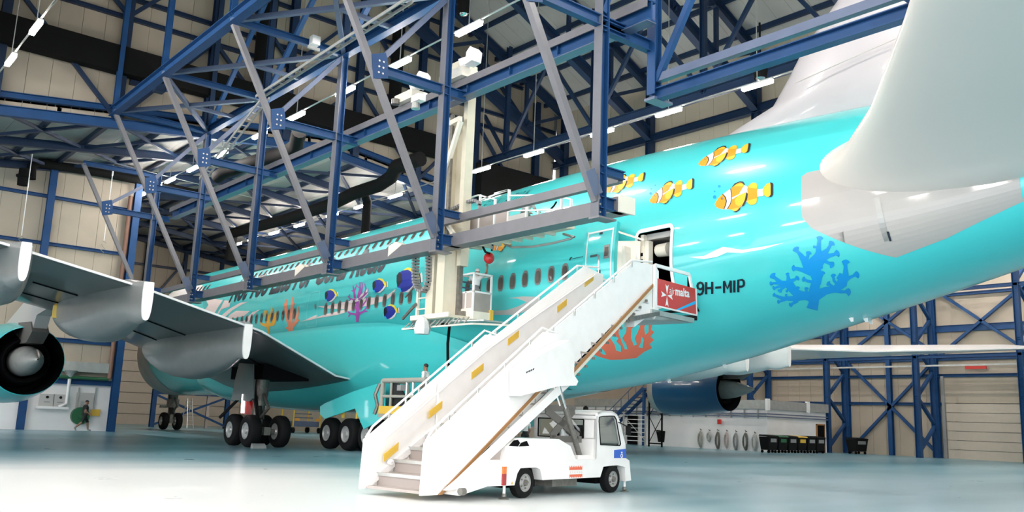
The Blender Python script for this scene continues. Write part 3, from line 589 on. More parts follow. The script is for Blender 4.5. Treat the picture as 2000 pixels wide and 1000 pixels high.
# another door outline amidships, and the service panels
h0, h1, h2 = hit((598, 640)), hit((620, 600)), hit((605, 571))
frame_decal('mid_door_outline', h0[0], h1[0]+.05, h0[1], h2[1], .05, 'teallt', .012, .18); decal('mid_door_window', [[(615.2, 594), (617.6, 594), (618.4, 600), (617.4, 604.5), (615.2, 603), (614.4, 598)]], 'winrim', 2)
decal('hatch_mark', [[(1112, 508), (1114, 503), (1118, 502), (1118, 504), (1115.5, 505), (1114, 509)], [(1138, 500), (1143, 499), (1143, 503), (1141.5, 503.5), (1141.5, 501), (1138, 502)], [(1119, 505), (1137, 501), (1137, 502), (1119, 506)]], 'ink', 2)
# writing
text_decal('title_lettering', 'Not Too Late For Coral Reefs', (447, 589.5), (752, 527), (451, 551), 'ink', 3, .035, .3)
text_decal('upper_lettering', 'F O U N D A T I O N', (934, 413), (1021, 391), (936, 399), 'ink', 3, -.005, .25)
# clownfish
FISH = dict(
 base=[(812, 715), (850, 660), (900, 618), (985, 570), (1060, 540), (1150, 558), (1180, 585), (1230, 600), (1290, 612), (1340, 612), (1340, 690), (1290, 690), (1230, 705), (1170, 725), (1110, 770), (1050, 795), (980, 790), (900, 782), (840, 762)],
 head=[(812, 715), (850, 658), (895, 620), (925, 650), (938, 700), (925, 752), (912, 781), (860, 768), (825, 745)],
 back=[(985, 573), (1010, 545), (1050, 520), (1090, 508), (1120, 520), (1138, 545), (1100, 600), (1075, 640), (1000, 665), (995, 620)],
 belly=[(998, 690), (1080, 650), (1160, 628), (1165, 650), (1150, 710), (1120, 755), (1090, 780), (1070, 810), (1030, 818), (1000, 797), (950, 783), (980, 740)],
 rear=[(1165, 600), (1180, 560), (1220, 535), (1260, 540), (1280, 575), (1272, 640), (1275, 700), (1270, 750), (1240, 772), (1200, 772), (1170, 745), (1160, 715), (1175, 660)],
 ytop=[(1178, 575), (1220, 537), (1258, 542), (1278, 577), (1270, 604), (1200, 590)], ybot=[(1163, 722), (1272, 706), (1268, 750), (1240, 770), (1200, 770), (1172, 745)],
 ybk=[(1010, 552), (1050, 530), (1100, 528), (1128, 545), (1110, 562), (1060, 552)], pect=[(1030, 700), (1070, 655), (1150, 630), (1158, 650), (1145, 705), (1115, 755), (1070, 768), (1040, 745)], yvent=[(985, 793), (1070, 785), (1062, 808), (1030, 816), (1005, 805)],
 tail=[(1345, 600), (1380, 565), (1420, 560), (1422, 705), (1380, 708), (1345, 680), (1333, 640)],
 k1=[(990, 568), (1030, 520), (1090, 503), (1125, 512), (1143, 545), (1132, 549), (1110, 524), (1085, 517), (1050, 528), (1008, 556)], k2=[(1157, 628), (1176, 650), (1165, 712), (1132, 772), (1105, 780), (1140, 712), (1152, 660)], k3=[(1010, 825), (1060, 815), (1097, 778), (1086, 812), (1050, 833)],
 k4=[(1415, 555), (1440, 562), (1450, 580), (1448, 690), (1430, 712), (1400, 714), (1421, 688), (1424, 600)], k5=[(893, 617), (902, 617), (932, 650), (946, 700), (930, 755), (917, 783), (910, 783), (922, 750), (936, 700), (922, 655)], k6=[(982, 572), (990, 570), (1000, 620), (1001, 690), (985, 740), (955, 785), (946, 785), (978, 738), (994, 690), (992, 622)],
 eye=[(880, 660), (890, 652), (902, 655), (907, 666), (899, 677), (886, 675)], eyew=[(889, 662), (893, 657), (899, 658), (901, 665), (897, 670), (891, 669)])
def clown(o, ax, ay, flat=None):
    ax, ay = np.array(ax, float), np.array(ay, float); o = np.array(o, float)
    def T(P): return [tuple(o+ax*((x-810)/640)+ay*((y-715)/325)) for x, y in P]
    F = FISH; polys = [(T(F['base']), 0)]+[(T(F[k]), 1) for k in ('head', 'back', 'belly', 'rear')]+[(T(F[k]), 2) for k in ('ytop', 'ybot', 'ybk', 'pect', 'yvent', 'tail')]+[(T(F[k]), 3) for k in ('k1', 'k2', 'k3', 'k4', 'k5', 'k6', 'eye')]+[(T(F['eyew']), 4)]
    return decal('clownfish_marking', polys, ['pinkw', 'forange', 'famber', 'ink', 'mwhite'], 2)
clown((1396, 399), (115, -14), (0, 59)); clown((1269, 392), (87, -23), (-2, 43)); clown((1364, 320), (100, -22), (-7, 38)); clown((1180, 372), (79, -18), (-6, 36)); clown((959, 484), (56, -14), (-2, 37))
# reef tangs
TANG = dict(y=[(862, 676), (880, 652), (905, 638), (945, 648), (975, 690), (976, 722), (962, 715)], b=[(838, 690), (850, 672), (870, 660), (905, 653), (940, 673), (960, 710), (948, 748), (922, 778), (890, 797), (866, 797), (858, 775), (836, 768)], k=[(833, 690), (850, 668), (864, 680), (870, 722), (860, 742), (838, 768), (832, 730)],
 w=[(872, 799), (892, 795), (920, 776), (948, 746), (963, 720), (972, 733), (952, 772), (915, 800)], t=[(966, 695), (978, 680), (982, 700), (988, 737), (968, 728)], s=[(986, 680), (997, 670), (1001, 690), (1003, 732), (994, 736), (990, 708)], tk=[(978, 680), (986, 673), (990, 700), (992, 738), (985, 738), (983, 705)], m=[(836, 768), (858, 772), (866, 797), (856, 796)])
def tang(o, k):
    def T(P): return [(o[0]+(x-832)*k, o[1]+(y-720)*k) for x, y in P]
    return decal('reef_fish_marking', [(T(TANG['y']), 0), (T(TANG['w']), 3), (T(TANG['b']), 1), (T(TANG['k']), 2), (T(TANG['m']), 4), (T(TANG['t']), 0), (T(TANG['tk']), 2), (T(TANG['s']), 3)], ['fyel', 'fblue', 'ink', 'mwhite', 'sky'], 2)
tang((750, 609), .18); tang((635, 577), .155); tang((728, 558), .178); tang((775, 547), .30)
# coral strokes
def stroke(pts, ws):
    L, R = [], []; n = len(pts); ws = ws if isinstance(ws, (list, tuple)) else [ws]*n
    for i in range(n):
        a = np.array(pts[max(i-1, 0)], float); b = np.array(pts[min(i+1, n-1)], float); d = b-a; d /= np.hypot(*d)+1e-9; nn = np.array((-d[1], d[0])); p = np.array(pts[i], float)
        L.append(tuple(p+nn*ws[i]/2)); R.append(tuple(p-nn*ws[i]/2))
    return [[L[i], L[i+1], R[i+1], R[i]] for i in range(n-1)]
def letter_block(name, glyphs, x0, y0, dx, dy, wd, hh, m):      # heavy block capitals from strokes; baseline point, run and rise per unit
    for ch_, at_ in glyphs:
        B_ = []
        for P in {'9': [[(1, .62), (.85, .5), (.5, .44), (.12, .55), (0, .75), (.15, .93), (.5, 1), (.85, .93), (1, .75), (1, .3), (.8, .07), (.45, 0), (.05, .08)]], 'H': [[(0, 0), (0, 1)], [(1, 0), (1, 1)], [(0, .5), (1, .5)]], '-': [[(0, .5), (1, .5)]], 'M': [[(0, 0), (0, 1)], [(1, 0), (1, 1)], [(0, 1), (.5, .35), (1, 1)]], 'I': [[(.5, 0), (.5, 1)]], 'P': [[(0, 0), (0, 1), (.7, 1), (.95, .9), (1, .72), (.95, .54), (.7, .45), (0, .45)]]}[ch_]:
            B_ += stroke([(x0+(at_[0]+p[0]*at_[1])*dx, y0+(at_[0]+p[0]*at_[1])*dy-p[1]*hh) for p in P], wd)
        decal(name, B_, m, 3)
letter_block('registration_lettering', [('9', (0, .125)), ('H', (.19, .13)), ('-', (.385, .13)), ('M', (.575, .145)), ('I', (.755, .08)), ('P', (.88, .12))], 1362.5, 575.5, 91, -6, 4.4, 23.5, 'ink')
def palm(c, ang, r, k=4):
    P = []; 
    for i in range(2*k+1):
        a = math.radians(ang-60+120*i/(2*k)); rr = r if i % 2 == 0 else r*.6; P.append((c[0]+rr*math.cos(a), c[1]-rr*math.sin(a)))
    a = math.radians(ang+180); return [P+[(c[0]+r*.5*math.cos(a+.6), c[1]-r*.5*math.sin(a+.6)), (c[0]+r*.5*math.cos(a-.6), c[1]-r*.5*math.sin(a-.6))]]
def Z7(P): return [(1480+x/5.2625, 440+y/5.2625) for x, y in P]
B = []
for P, W_, tip in (
 ([(560, 860), (575, 800), (580, 700), (600, 560), (590, 460)], [118, 104, 118, 80, 130], None), ([(590, 500), (560, 430), (640, 330), (650, 280)], [110, 180, 130, 100], None), ([(640, 330), (625, 250), (635, 150)], [90, 50, 34], (75, 42)), ([(625, 230), (590, 222)], [26, 20], (170, 20)),
 ([(670, 300), (720, 250), (750, 200)], [70, 36, 26], (50, 42)), ([(660, 330), (740, 310), (800, 295)], [90, 40, 30], (20, 44)), ([(640, 350), (710, 375), (745, 395)], [60, 34, 26], (-30, 44)), ([(600, 420), (650, 430)], [50, 16], (-10, 22)),
 ([(530, 430), (480, 360), (430, 290), (405, 262)], [120, 70, 36, 26], (120, 44)), ([(500, 350), (520, 300)], [40, 26], (70, 36)), ([(540, 470), (450, 455), (390, 440)], [90, 42, 30], (175, 40)), ([(570, 580), (510, 570), (490, 555)], [32, 28, 22], (165, 34)), ([(620, 600), (650, 520), (665, 500)], [60, 34, 26], (75, 32)),
 ([(600, 720), (700, 670), (800, 650), (870, 590), (905, 500), (905, 400)], [110, 76, 72, 110, 60, 30], (85, 50)), ([(880, 580), (940, 535), (1000, 512)], [60, 34, 24], (15, 46)), ([(840, 560), (870, 500)], [70, 60], None), ([(830, 620), (780, 560), (780, 530)], [30, 26, 24], (95, 34)), ([(780, 640), (740, 605)], [34, 24], (140, 34)), ([(800, 660), (860, 680), (910, 682)], [60, 36, 26], (0, 48)),
 ([(570, 730), (470, 720), (390, 690), (340, 630), (320, 590)], [110, 80, 80, 90, 80], None), ([(330, 610), (240, 590), (170, 530)], [80, 50, 26], (130, 44)), ([(320, 580), (310, 510)], [50, 22], (100, 26)), ([(340, 570), (395, 550)], [40, 22], (30, 34)), ([(250, 590), (150, 595)], [34, 20], (180, 28)), ([(270, 610), (180, 640)], [34, 20], (190, 28)), ([(280, 620), (235, 660)], [36, 22], (235, 30)), ([(320, 640), (305, 672)], [24, 18], (200, 18)),
 ([(420, 690), (410, 650)], [30, 22], (70, 26)), ([(500, 700), (500, 660)], [40, 26], (80, 28)), ([(470, 730), (390, 750), (260, 750), (180, 718)], [70, 56, 38, 22], (150, 26)), ([(290, 760), (225, 782)], [28, 20], (190, 26)), ([(300, 745), (295, 720)], [22, 16], (100, 18)), ([(410, 770), (350, 808)], [40, 24], (215, 30))):
    B += [Z7(q) for q in stroke(P, W_)]
    if tip: B += [Z7(q) for q in palm(P[-1], tip[0], tip[1])]
decal('coral_marking', B, 'corblue', 2, label='bright blue branching coral')
def Z3(P): return [(600+x/5.554, 480+y/5.554) for x, y in P]
B = []
for P, W_ in (([(545, 828), (548, 750)], [26, 40]), ([(548, 760), (550, 640), (555, 560), (575, 470), (575, 395)], [40, 26, 24, 20, 10]), ([(548, 750), (500, 740), (450, 725), (445, 710)], [28, 20, 16, 10]), ([(470, 738), (450, 770)], [16, 10]), ([(560, 740), (610, 715), (640, 680), (655, 650)], [28, 20, 16, 10]), ([(610, 715), (655, 710)], [16, 10]), ([(550, 650), (520, 580), (510, 500), (500, 435)], [26, 22, 18, 10]), ([(512, 500), (540, 420)], [16, 8]), ([(512, 500), (480, 485)], [14, 8]), ([(520, 590), (470, 575), (445, 550)], [20, 14, 10]), ([(480, 578), (455, 600)], [12, 8]), ([(460, 560), (458, 525)], [10, 8]), ([(556, 560), (590, 500), (600, 440), (595, 395)], [22, 18, 14, 8]), ([(560, 590), (620, 540), (640, 470), (625, 410)], [22, 18, 14, 8]), ([(620, 540), (660, 500), (662, 465)], [16, 12, 8]), ([(572, 460), (545, 440)], [14, 8]), ([(545, 640), (490, 700)], [18, 10]), ([(555, 700), (600, 650), (640, 600), (650, 560)], [20, 16, 14, 8]), ([(548, 690), (505, 660)], [16, 10])):
    B += [Z3(q) for q in stroke(P, W_)]
decal('white_ribbon_marking', [[Z3([q])[0] for q in P] for P in ([(110, 655), (200, 655), (440, 600), (640, 570), (860, 545), (962, 468), (930, 530), (860, 590), (700, 640), (560, 670), (330, 750), (120, 785), (20, 805), (90, 780), (210, 740), (420, 690), (200, 680)],)], 'pinkw', 1)
decal('coral_marking', B, 'corpur', 2, label='purple branching coral'); decal('pink_glow_marking', [[Z3([q])[0] for q in P] for P in ([(450, 605), (500, 570), (540, 575), (580, 535), (620, 500), (660, 465), (665, 520), (600, 590), (560, 600), (470, 625)],)], 'mwhite', 2)
def Z2(P): return [(400+x/5.555, 480+y/5.555) for x, y in P]
B = []
for P, W_ in (([(690, 955), (690, 870), (680, 780), (665, 720), (660, 700)], [14, 40, 50, 40, 20]), ([(690, 870), (620, 850), (600, 830)], [40, 26, 10]), ([(690, 860), (740, 850), (765, 780), (770, 715)], [40, 44, 30, 16]), ([(720, 780), (730, 700), (725, 655)], [30, 22, 8])): B += [Z2(q) for q in stroke(P, W_)]
decal('sponge_marking', B, 'corgold', 2, label='golden sponge-like coral')
B = []
for P, W_ in (([(935, 935), (930, 890), (940, 760), (950, 640), (950, 555)], [50, 60, 26, 34, 10]), ([(925, 900), (880, 890)], [30, 16]), ([(930, 890), (890, 780), (880, 650), (885, 580)], [40, 22, 40, 10]), ([(945, 880), (990, 830), (1010, 740), (1015, 660)], [40, 36, 26, 10]), ([(950, 700), (975, 620)], [16, 8]), ([(930, 780), (915, 700)], [14, 8]), ([(880, 650), (855, 630)], [20, 8]), ([(990, 830), (1030, 800)], [26, 10])): B += [Z2(q) for q in stroke(P, W_)]
decal('coral_marking', B, 'corsal', 2, label='salmon feathery coral')
decal('white_ribbon_marking', [Z2(P) for P in ([(1030, 830), (1100, 800), (1222, 745), (1222, 785), (1150, 805), (1090, 812)],)], 'pinkw', 1)
# pale feathery swirls around the forward door
decal('plume_marking', [Z2(P) for P in ([(0, 600), (90, 575), (200, 590), (280, 600), (270, 660), (180, 690), (150, 740), (60, 745), (0, 720)], [(165, 770), (260, 690), (380, 620), (470, 607), (400, 640), (300, 700), (205, 790)], [(240, 800), (270, 750), (340, 705), (490, 708), (430, 760), (330, 785)], [(370, 870), (450, 790), (520, 720), (600, 690), (540, 740), (470, 830), (420, 880)])], 'pinkw', 1)
decal('plume_marking', [Z2(P) for P in ([(100, 745), (150, 660), (205, 580), (222, 580), (180, 660), (130, 750)], [(-30, 590), (20, 600), (40, 640), (0, 700)])], 'tealdk', 2)
decal('plume_marking', [[(366, 583), (366, 560), (372, 552), (385, 548), (398, 560), (392, 575)], [(370, 577), (366, 590), (330, 600), (320, 585), (340, 560), (366, 552)]], 'mwhite', 1)
# shark-tail swoosh aft of the teleplatform and white streak by the registration
def Z7b(P): return [(750+x/2.942, 330+y/2.942) for x, y in P]
decal('ray_marking', [Z7b([(610, 815), (700, 812), (770, 790), (820, 765), (770, 745), (712, 742), (800, 732), (900, 735), (890, 770), (850, 805), (760, 838), (680, 838), (610, 838)])], 'lgrey', 1)
decal('white_streak_marking', [[(1345, 502), (1375, 500), (1395, 490), (1412, 482), (1450, 488), (1500, 480), (1532, 474), (1490, 487), (1450, 494), (1420, 493), (1400, 502), (1375, 506)]], 'mwhite', 1)
def Z5(P): return [(1000+x/3.333, 480+y/3.333) for x, y in P]
decal('coral_marking', [Z5(P) for P in ([(500, 690), (560, 640), (600, 600), (630, 560), (700, 480), (740, 440), (915, 440), (918, 500), (905, 545), (925, 560), (900, 590), (925, 612), (895, 640), (912, 665), (860, 690), (810, 730), (720, 740), (640, 742), (560, 720)],)], 'corred', 1, label='coral-red fan coral below the boarding platform')
for P in ([(720, 500), (750, 500), (745, 560), (720, 600), (745, 640), (752, 672), (735, 672), (715, 620), (695, 570), (700, 530)], [(640, 600), (665, 580), (695, 600), (680, 620), (710, 650), (710, 690), (680, 680), (668, 640)], [(780, 540), (810, 505), (835, 520), (820, 560), (800, 600), (815, 640), (795, 648), (776, 600)], [(862, 530), (880, 490), (895, 470), (890, 560), (868, 580)], [(845, 590), (860, 610), (850, 665), (825, 660), (842, 625)], [(560, 650), (600, 680), (615, 710), (590, 705), (560, 675)]): decal('fan_gap_marking', [Z5(P)], 'teal', 2)
decal('bubble_marking', [[(cx+r*math.cos(k*.785), cy+r*math.sin(k*.785)) for k in range(8)] for cx, cy, r in ((1396, 385, 3.6), (1396, 374, 1.8), (1405, 364, 3), (1271, 378, 2.8), (1272, 369, 1.6), (1280, 362, 1.6))], 'corblue', 1)
# blade aerials under the tail
for q in ((1683, 628), (1655, 627), (1692, 633), (1546, 687), (1408, 719), (1300, 748)):
    h = hit((q[0], q[1]-6))
    if h: p = fpt(h[0], h[1]-.02); mk('aerial', MB().prism([(p.x, p.y, p.z+.02), (p.x, p.y-.14, p.z+.02), (p.x, p.y-.14, p.z-.1), (p.x, p.y-.07, p.z-.1)], (.03, 0, 0)), 'white', plane)
# landing gear
def wheel_mb(c, r, wd): return MB().lathe(c, (1, 0, 0), [(-wd/2, r*.5), (-wd/2, r*.78), (-wd*.46, r*.9), (-wd*.32, r*.98), (0, r), (wd*.32, r*.98), (wd*.46, r*.9), (wd/2, r*.78), (wd/2, r*.5)], 32)
def wheel(par, x, y, r, wd):
    t = mk('tyre', wheel_mb((x, y, r), r, wd), 'rubber', par, at=(x, y, r), smooth=40)
    mk('hub', MB().lathe((x, y, r), (1, 0, 0), [(-wd*.5, r*.52), (-wd*.5, r*.46), (-wd*.4, r*.42), (-wd*.38, r*.2), (-wd*.52, r*.16), (-wd*.52, .001)], 24), 'hub', par, smooth=40)
    mk('hub', MB().lathe((x, y, r), (1, 0, 0), [(wd*.5, r*.52), (wd*.5, r*.46), (wd*.4, r*.42), (wd*.38, r*.2), (wd*.52, r*.16), (wd*.52, .001)], 24), 'hub', par, smooth=40)
def gear(name, x, y, rows, tr, r, wd, top):
    g = mk(name, MB().lathe((x, y, r), (0, 0, 1), [(0, .2), (.5, .2), (.5, .26), (1.1, .26), (1.1, .33), (1.5, .33), (1.55, .36), (top-r, .36)], 20).tube([(x, y, top-.5), (x+(1.2 if x < 0 else -1.2 if x > 0 else 0), y+.6, top+.3)], .12, 8).tube([(x, y-.1, 1.2), (x, y-1.0, 1.7), (x, y-.4, 2.3)], .08, 6), 'strut', plane, at=(x, y, 0), smooth=40)
    mk('bogie_beam', MB().beam((x, y-max(rows)-.2, r), (x, y-min(rows)+.2, r), .3, .34), 'strut', g)
    for q in rows:
        mk('axle', MB().tube([(x-tr, y-q, r), (x+tr, y-q, r)], .1, 8), 'strut', g)
        for sx in (-1, 1): wheel(g, x+sx*tr, y-q, r, wd)
    hs = MB()
    for k in range(6): hs.tube([(x-.3, y-.1+.06*k, top-.2), (x-.34+.05*k, y-.25, (top+r)/2), (x-.2+.06*k, y-.3, r+.5)], .022, 5)
    mk('hydraulic_hose', hs, 'rubber', g); return g
wg = None
for sx in (-1, 1):
    g = gear('wing_gear', sx*6.22, -33.6, (-.85, .85), .68, .7, .52, 3.6)
    P = [onX(q, -7.35) for q in ((467, 709), (494, 711), (494, 745), (494, 778), (487, 784), (452, 781), (458, 745))]
    if sx < 0:
        mk('gear_door', MB().prism([P[0], P[1], P[2], P[6]], (.06, 0, 0)), 'dgrey', g); mk('gear_door', MB().prism([P[6], P[2], P[3], P[4], P[5]], (.06, 0, 0)), 'dgrey', g)
        mk('gear_well', MB().bx(-6.9, -4.7, -35.2, -31.8, 2.95, 3.55), 'dark', g)
        mk('marker_light', MB().tube([(-7.3, -34.3, 2.25), (-7.3, -34.35, 1.45)], .08, 8), 'lampsoft', g); mk('marker_case', MB().bx(-7.1, -6.8, -34.2, -33.7, 1.4, 2.1), 'tail', g)
        for k in range(2): mk('lock_strut', MB().tube([(-6.9, -33.2+k*.1-1.4*k, 2.2), (-7.5+1.0*k, -32.4-1.8*k, 1.2)], .07, 6), 'rubber', g)
    b = gear('body_gear', sx*2.63, -36.9, (-1.7, 0, 1.7), .76, .7, .52, 3.0)
    D = [(-35.49, 1.86), (-35.89, 2.0), (-38.2, 2.5), (-40.69, 2.92), (-40.86, 1.47), (-39.35, .98), (-38.53, 1.81), (-35.99, 1.33), (-35.55, 1.5)]
    mk('gear_door', MB().prism([(sx*4.2, y, z) for y, z in D], (-.07*sx, 0, 0)), 'teal', b)
    for k in range(2): mk('door_bracket', MB().bx(sx*3.9, sx*4.0, -37.2-k*1.2, -37.1-k*1.2, 1.4, 1.95), 'yellow', b)
ng = gear('nose_gear', 0, -5.2, (0,), .5, .62, .42, 3.2)
mk('gear_box', MB().bx(-.35, .35, -5.6, -5.0, 1.6, 2.2).bx(-.9, -.4, -5.4, -5.2, 1.55, 1.75), 'strut', ng)
# ------------------------------------------------------------------ docking gantry hung beside the fuselage
gan = thing('docking_gantry', 'blue steel docking gantry hanging along the airliner with long grey rails', 'gantry', (-7, -40, 7))
FY = (-18.6, -26.0, -33.05, -40.5, -47.9, -55.4); XP, XO = -7.0, -11.8
def gl(name, p, q, wd, h, m='steel', H=True, t=.03, up=(0, 0, 1), par=None): return member(par or gan, name, p, q, wd, h, m, H, t, up)
for i, y in enumerate(FY):
    zt = 15.2 if y > -25 else 16.3; xo = -11.2 if y > -25 else XO
    b = MB(); b.cur = 0
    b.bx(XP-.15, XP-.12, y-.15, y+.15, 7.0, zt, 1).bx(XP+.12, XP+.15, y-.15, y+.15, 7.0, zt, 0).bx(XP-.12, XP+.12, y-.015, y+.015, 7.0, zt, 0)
    post = mk('gantry_post', b, ['steel', 'glaregr'], gan, at=(XP, y, 7.0))  # outer flange greyed to paint in the daylight glare
    for k in range(4): mk('bolt', MB().lathe((XP-.07+.1*(k % 2), y-.018, 7.15+.22*(k//2)), (0, -1, 0), [(0, .03), (.03, .03), (.03, .001)], 6), 'galv', post)
    mk('base_plate', MB().bx(XP-.17, XP+.5, y-.2, y+.2, 6.95, 7.0), 'railgr', post)
    gl('diagonal', (XP-.1, y, 7.45), (xo, y, zt-.2), .2, .2, 'railgr', False)
    g = MB().box((XP-.3, y-.12, 7.9), (.35, .03, .7), R=Matrix.Rotation(-.5, 3, 'Y')); mk('gusset_plate', g, 'steelgr', gan)
    xg = XP-2.75; mk('gusset_plate', MB().prism([(xg-.15, y-.13, 12.2), (xg+.4, y-.13, 12.35), (xg+.35, y-.13, 12.9), (xg+.25, y-.13, 13.2), (xg-.25, y-.13, 13.0)], (0, .03, 0)), 'steel', gan)
    for k in range(6): mk('bolt', MB().lathe((xg+.02+.16*(k % 2), y-.13, 12.45+.2*(k//2)), (0, -1, 0), [(0, .035), (.03, .035), (.03, .001)], 6), 'galv', gan)
    gl('strut', (xg+.1, y, 12.62), (XP+.9, y, 12.62), .22, .32)
    gl('upper_diagonal', (xg+.1, y, 12.9), (XP-.1, y, zt-.3), .18, .18, 'steelgr', False)
    gl('top_strut', (xo, y, zt-.15), (XP, y, zt-.1), .24, .26)
    gl('stub', (XP, y, 7.42), (XP+.95, y, 7.42), .22, .34); gl('stub', (XP, y, 8.34), (XP+.95, y, 8.34), .18, .24)
    if y < -25:
        gl('hanger', (XP, y, zt), (XP, y, zhigh(7)+.2), .26, .26, 'steeldk', up=(0, 1, 0)); gl('hanger', (XO, y, zt), (XO, y, zhigh(XO)+.2), .24, .24, 'steel', up=(0, 1, 0))
        if y > -54:
            y2 = FY[i+1]; gl('plan_brace', (XO, y, 16.1), (XP, y2, 16.2), .18, .18, 'steelgr', False); gl('plan_brace', (XP, y, 16.2), (XO, y2, 16.1), .18, .18, 'steelgr', False)
            gl('plan_strut', ((XO+XP)/2, (y+y2)/2, 16.15), (XP, (y+y2)/2, 16.15), .16, .16, 'steelgr', False)
            gl('roof_brace', (XO, y, 16.3), (XP, y, 21.5), .2, .2, 'steeldk', False); gl('roof_brace', (XP, y, 16.3), (XP, y2, 22.5), .2, .2, 'steel', False)
        else:
            gl('roof_brace', (XP, y, 16.3), (XO, y, 21.5), .2, .2, 'steel', False)
gl('top_chord', (XO, -25.6, 16.15), (XO, -62, 16.15), .36, .45); gl('top_chord', (XP, -25.6, 16.25), (XP, -57, 16.25), .32, .4)
gl('runway_beam', (-6.05, -19, 12.95), (-6.05, -56.4, 12.95), .36, .62, 'steel', t=.045)
mk('runway_soffit_glare', MB().bx(-6.24, -5.86, -56.4, -19, 12.60, 12.63), 'steelgr', gan); mk('runway_side_glare', MB().bx(-6.28, -6.24, -56.4, -19, 13.0, 13.26), 'railgr', gan)  # grey soffit and side strip paint daylight glare onto the blue beam
for k in range(16): mk('web_stiffener', MB().bx(-6.2, -5.9, -55+k*2.3, -54.97+k*2.3, 12.65, 13.2), 'steel', gan)
gl('guide_rail', (-6.05, -17, 8.3), (-6.05, -55.3, 8.3), .2, .26, 'railgr', False); gl('lower_rail', (-6.15, -15.5, 7.46), (-6.15, -55.6, 7.46), .55, .42, 'railgr', False)
mk('rail_end_cap', MB().bx(-6.45, -5.85, -55.68, -55.6, 7.22, 7.7), 'creamlt', gan)
for y0 in (-44.0, -36.5): mk('rail_bumper', MB().prism([(-6.44, y0, 7.35), (-6.44, y0, 7.75), (-6.44, y0-.5, 7.85), (-6.44, y0-.9, 7.69)], (.3, 0, 0)), 'creamlt', gan)
# stub dock frame towards the tail
tg = thing('tail_dock_frame', 'blue hanging tail-dock frame with two rails reaching towards the fin', 'gantry', (-4.9, -55.5, 11))
member(tg, 'cross_beam', (-7, -55.4, 12.5), (-4.9, -55.4, 12.5), .24, .34); b = MB().bx(-5.05, -5.02, -55.65, -55.35, 11.0, 19).bx(-4.78, -4.75, -55.65, -55.35, 11.0, 19).bx(-5.02, -4.78, -55.52, -55.48, 11.0, 19); mk('post', b, 'steel', tg)
member(tg, 'lower_rail', (-4.85, -55.3, 11.0), (-4.85, -64.2, 11.0), .3, .34); member(tg, 'upper_rail', (-4.85, -55.3, 11.5), (-4.85, -64.2, 11.5), .2, .24, 'steelgr', False)
member(tg, 'brace', (-4.9, -55.6, 11.4), (-4.9, -58.6, 16.5), .18, .18, 'steel', False); member(tg, 'post', (-4.9, -63.3, 11.0), (-4.9, -63.3, 22), .3, .3, up=(0, 1, 0)); member(tg, 'cross_beam', (-4.9, -63.3, 11.2), (-7, -63.3, 11.2), .24, .3)
member(tg, 'base_plate', (-5.1, -55.5, 10.85), (-4.3, -55.5, 10.85), .4, .08, 'steelgr', False); member(tg, 'brace', (-7, -55.4, 12.9), (-4.9, -55.4, 18.5), .18, .18, 'steel', False)
# ------------------------------------------------------------------ telescopic work platform on the gantry
tp = thing('teleplatform', 'cream telescopic mast with hanging work baskets beside the fuselage', 'platform', (-5.6, -46.5, 5))
def tb(name, x0, x1, y0, y1, z0, z1, m='cream', par=None): return mk(name, MB().bx(x0, x1, y0, y1, z0, z1), m, par or tp)
def frame(name, P, r, m, par=None, close=True, sq=True):
    b = MB(); n = len(P)
    for i in range(n if close else n-1): b.beam(P[i], P[(i+1) % n], r*2, r*2)
    return mk(name, b, m, par or tp)
tb('mast_column', -5.8, -5.42, -46.1, -45.75, 5.1, 7.3); tb('mast_column', -5.95, -5.4, -46.95, -46.5, 5.0, 7.35); tb('mast_side', -5.4, -5.25, -47.1, -46.95, 5.2, 7.2, 'strut')
tb('mast_tube', -5.6, -5.1, -46.3, -45.75, 7.0, 12.4); tb('mast_tube', -5.5, -5.15, -47.25, -47.02, 6.8, 14.2, 'cream'); tb('mast_back', -5.2, -5.1, -47.1, -46.2, 7.0, 12.2)
tb('mast_guide', -5.75, -5.65, -46.7, -46.55, 7.2, 12.4, 'strut'); tb('mast_head', -5.6, -5.2, -47.2, -46.0, 14.0, 14.5, 'cream'); tb('mast_head_leg', -5.6, -5.3, -45.95, -45.75, 12.9, 14.0, 'cream')
tb('inner_pipe', -5.7, -5.6, -46.42, -46.2, 5.2, 7.2, 'strut')
mk('mast_brace', MB().beam((-5.75, -46.1, 9.6), (-5.75, -47.2, 12.0), .15, .15).beam((-5.75, -46.0, 12.0), (-5.75, -47.2, 12.1), .15, .18).beam((-5.75, -46.0, 9.0), (-5.75, -47.1, 7.9), .13, .13), 'creamlt', tp)
for y in (-44.3, -47.4):
    bg_ = tb('trolley', -6.5, -5.8, y-.75, y+.45, 13.28, 13.62, 'creamlt'); mk('motor', MB().tube([(-6.4, y-.5, 13.75), (-6.0, y-1.0, 13.95)], .2, 12), 'white', bg_); mk('trolley_wheel', MB().lathe((-6.6, y+.2, 13.3), (0, 0, 1), [(-.1, .02), (-.1, .16), (.1, .16), (.1, .02)], 14), 'strut', bg_)
    mk('motor_cowl', MB().prism([(-6.5, y-.9, 13.6), (-6.5, y-1.3, 13.65), (-6.5, y-1.35, 14.0), (-6.5, y-1.15, 14.2), (-6.5, y-.95, 14.05)], (.4, 0, 0)), 'white', bg_)
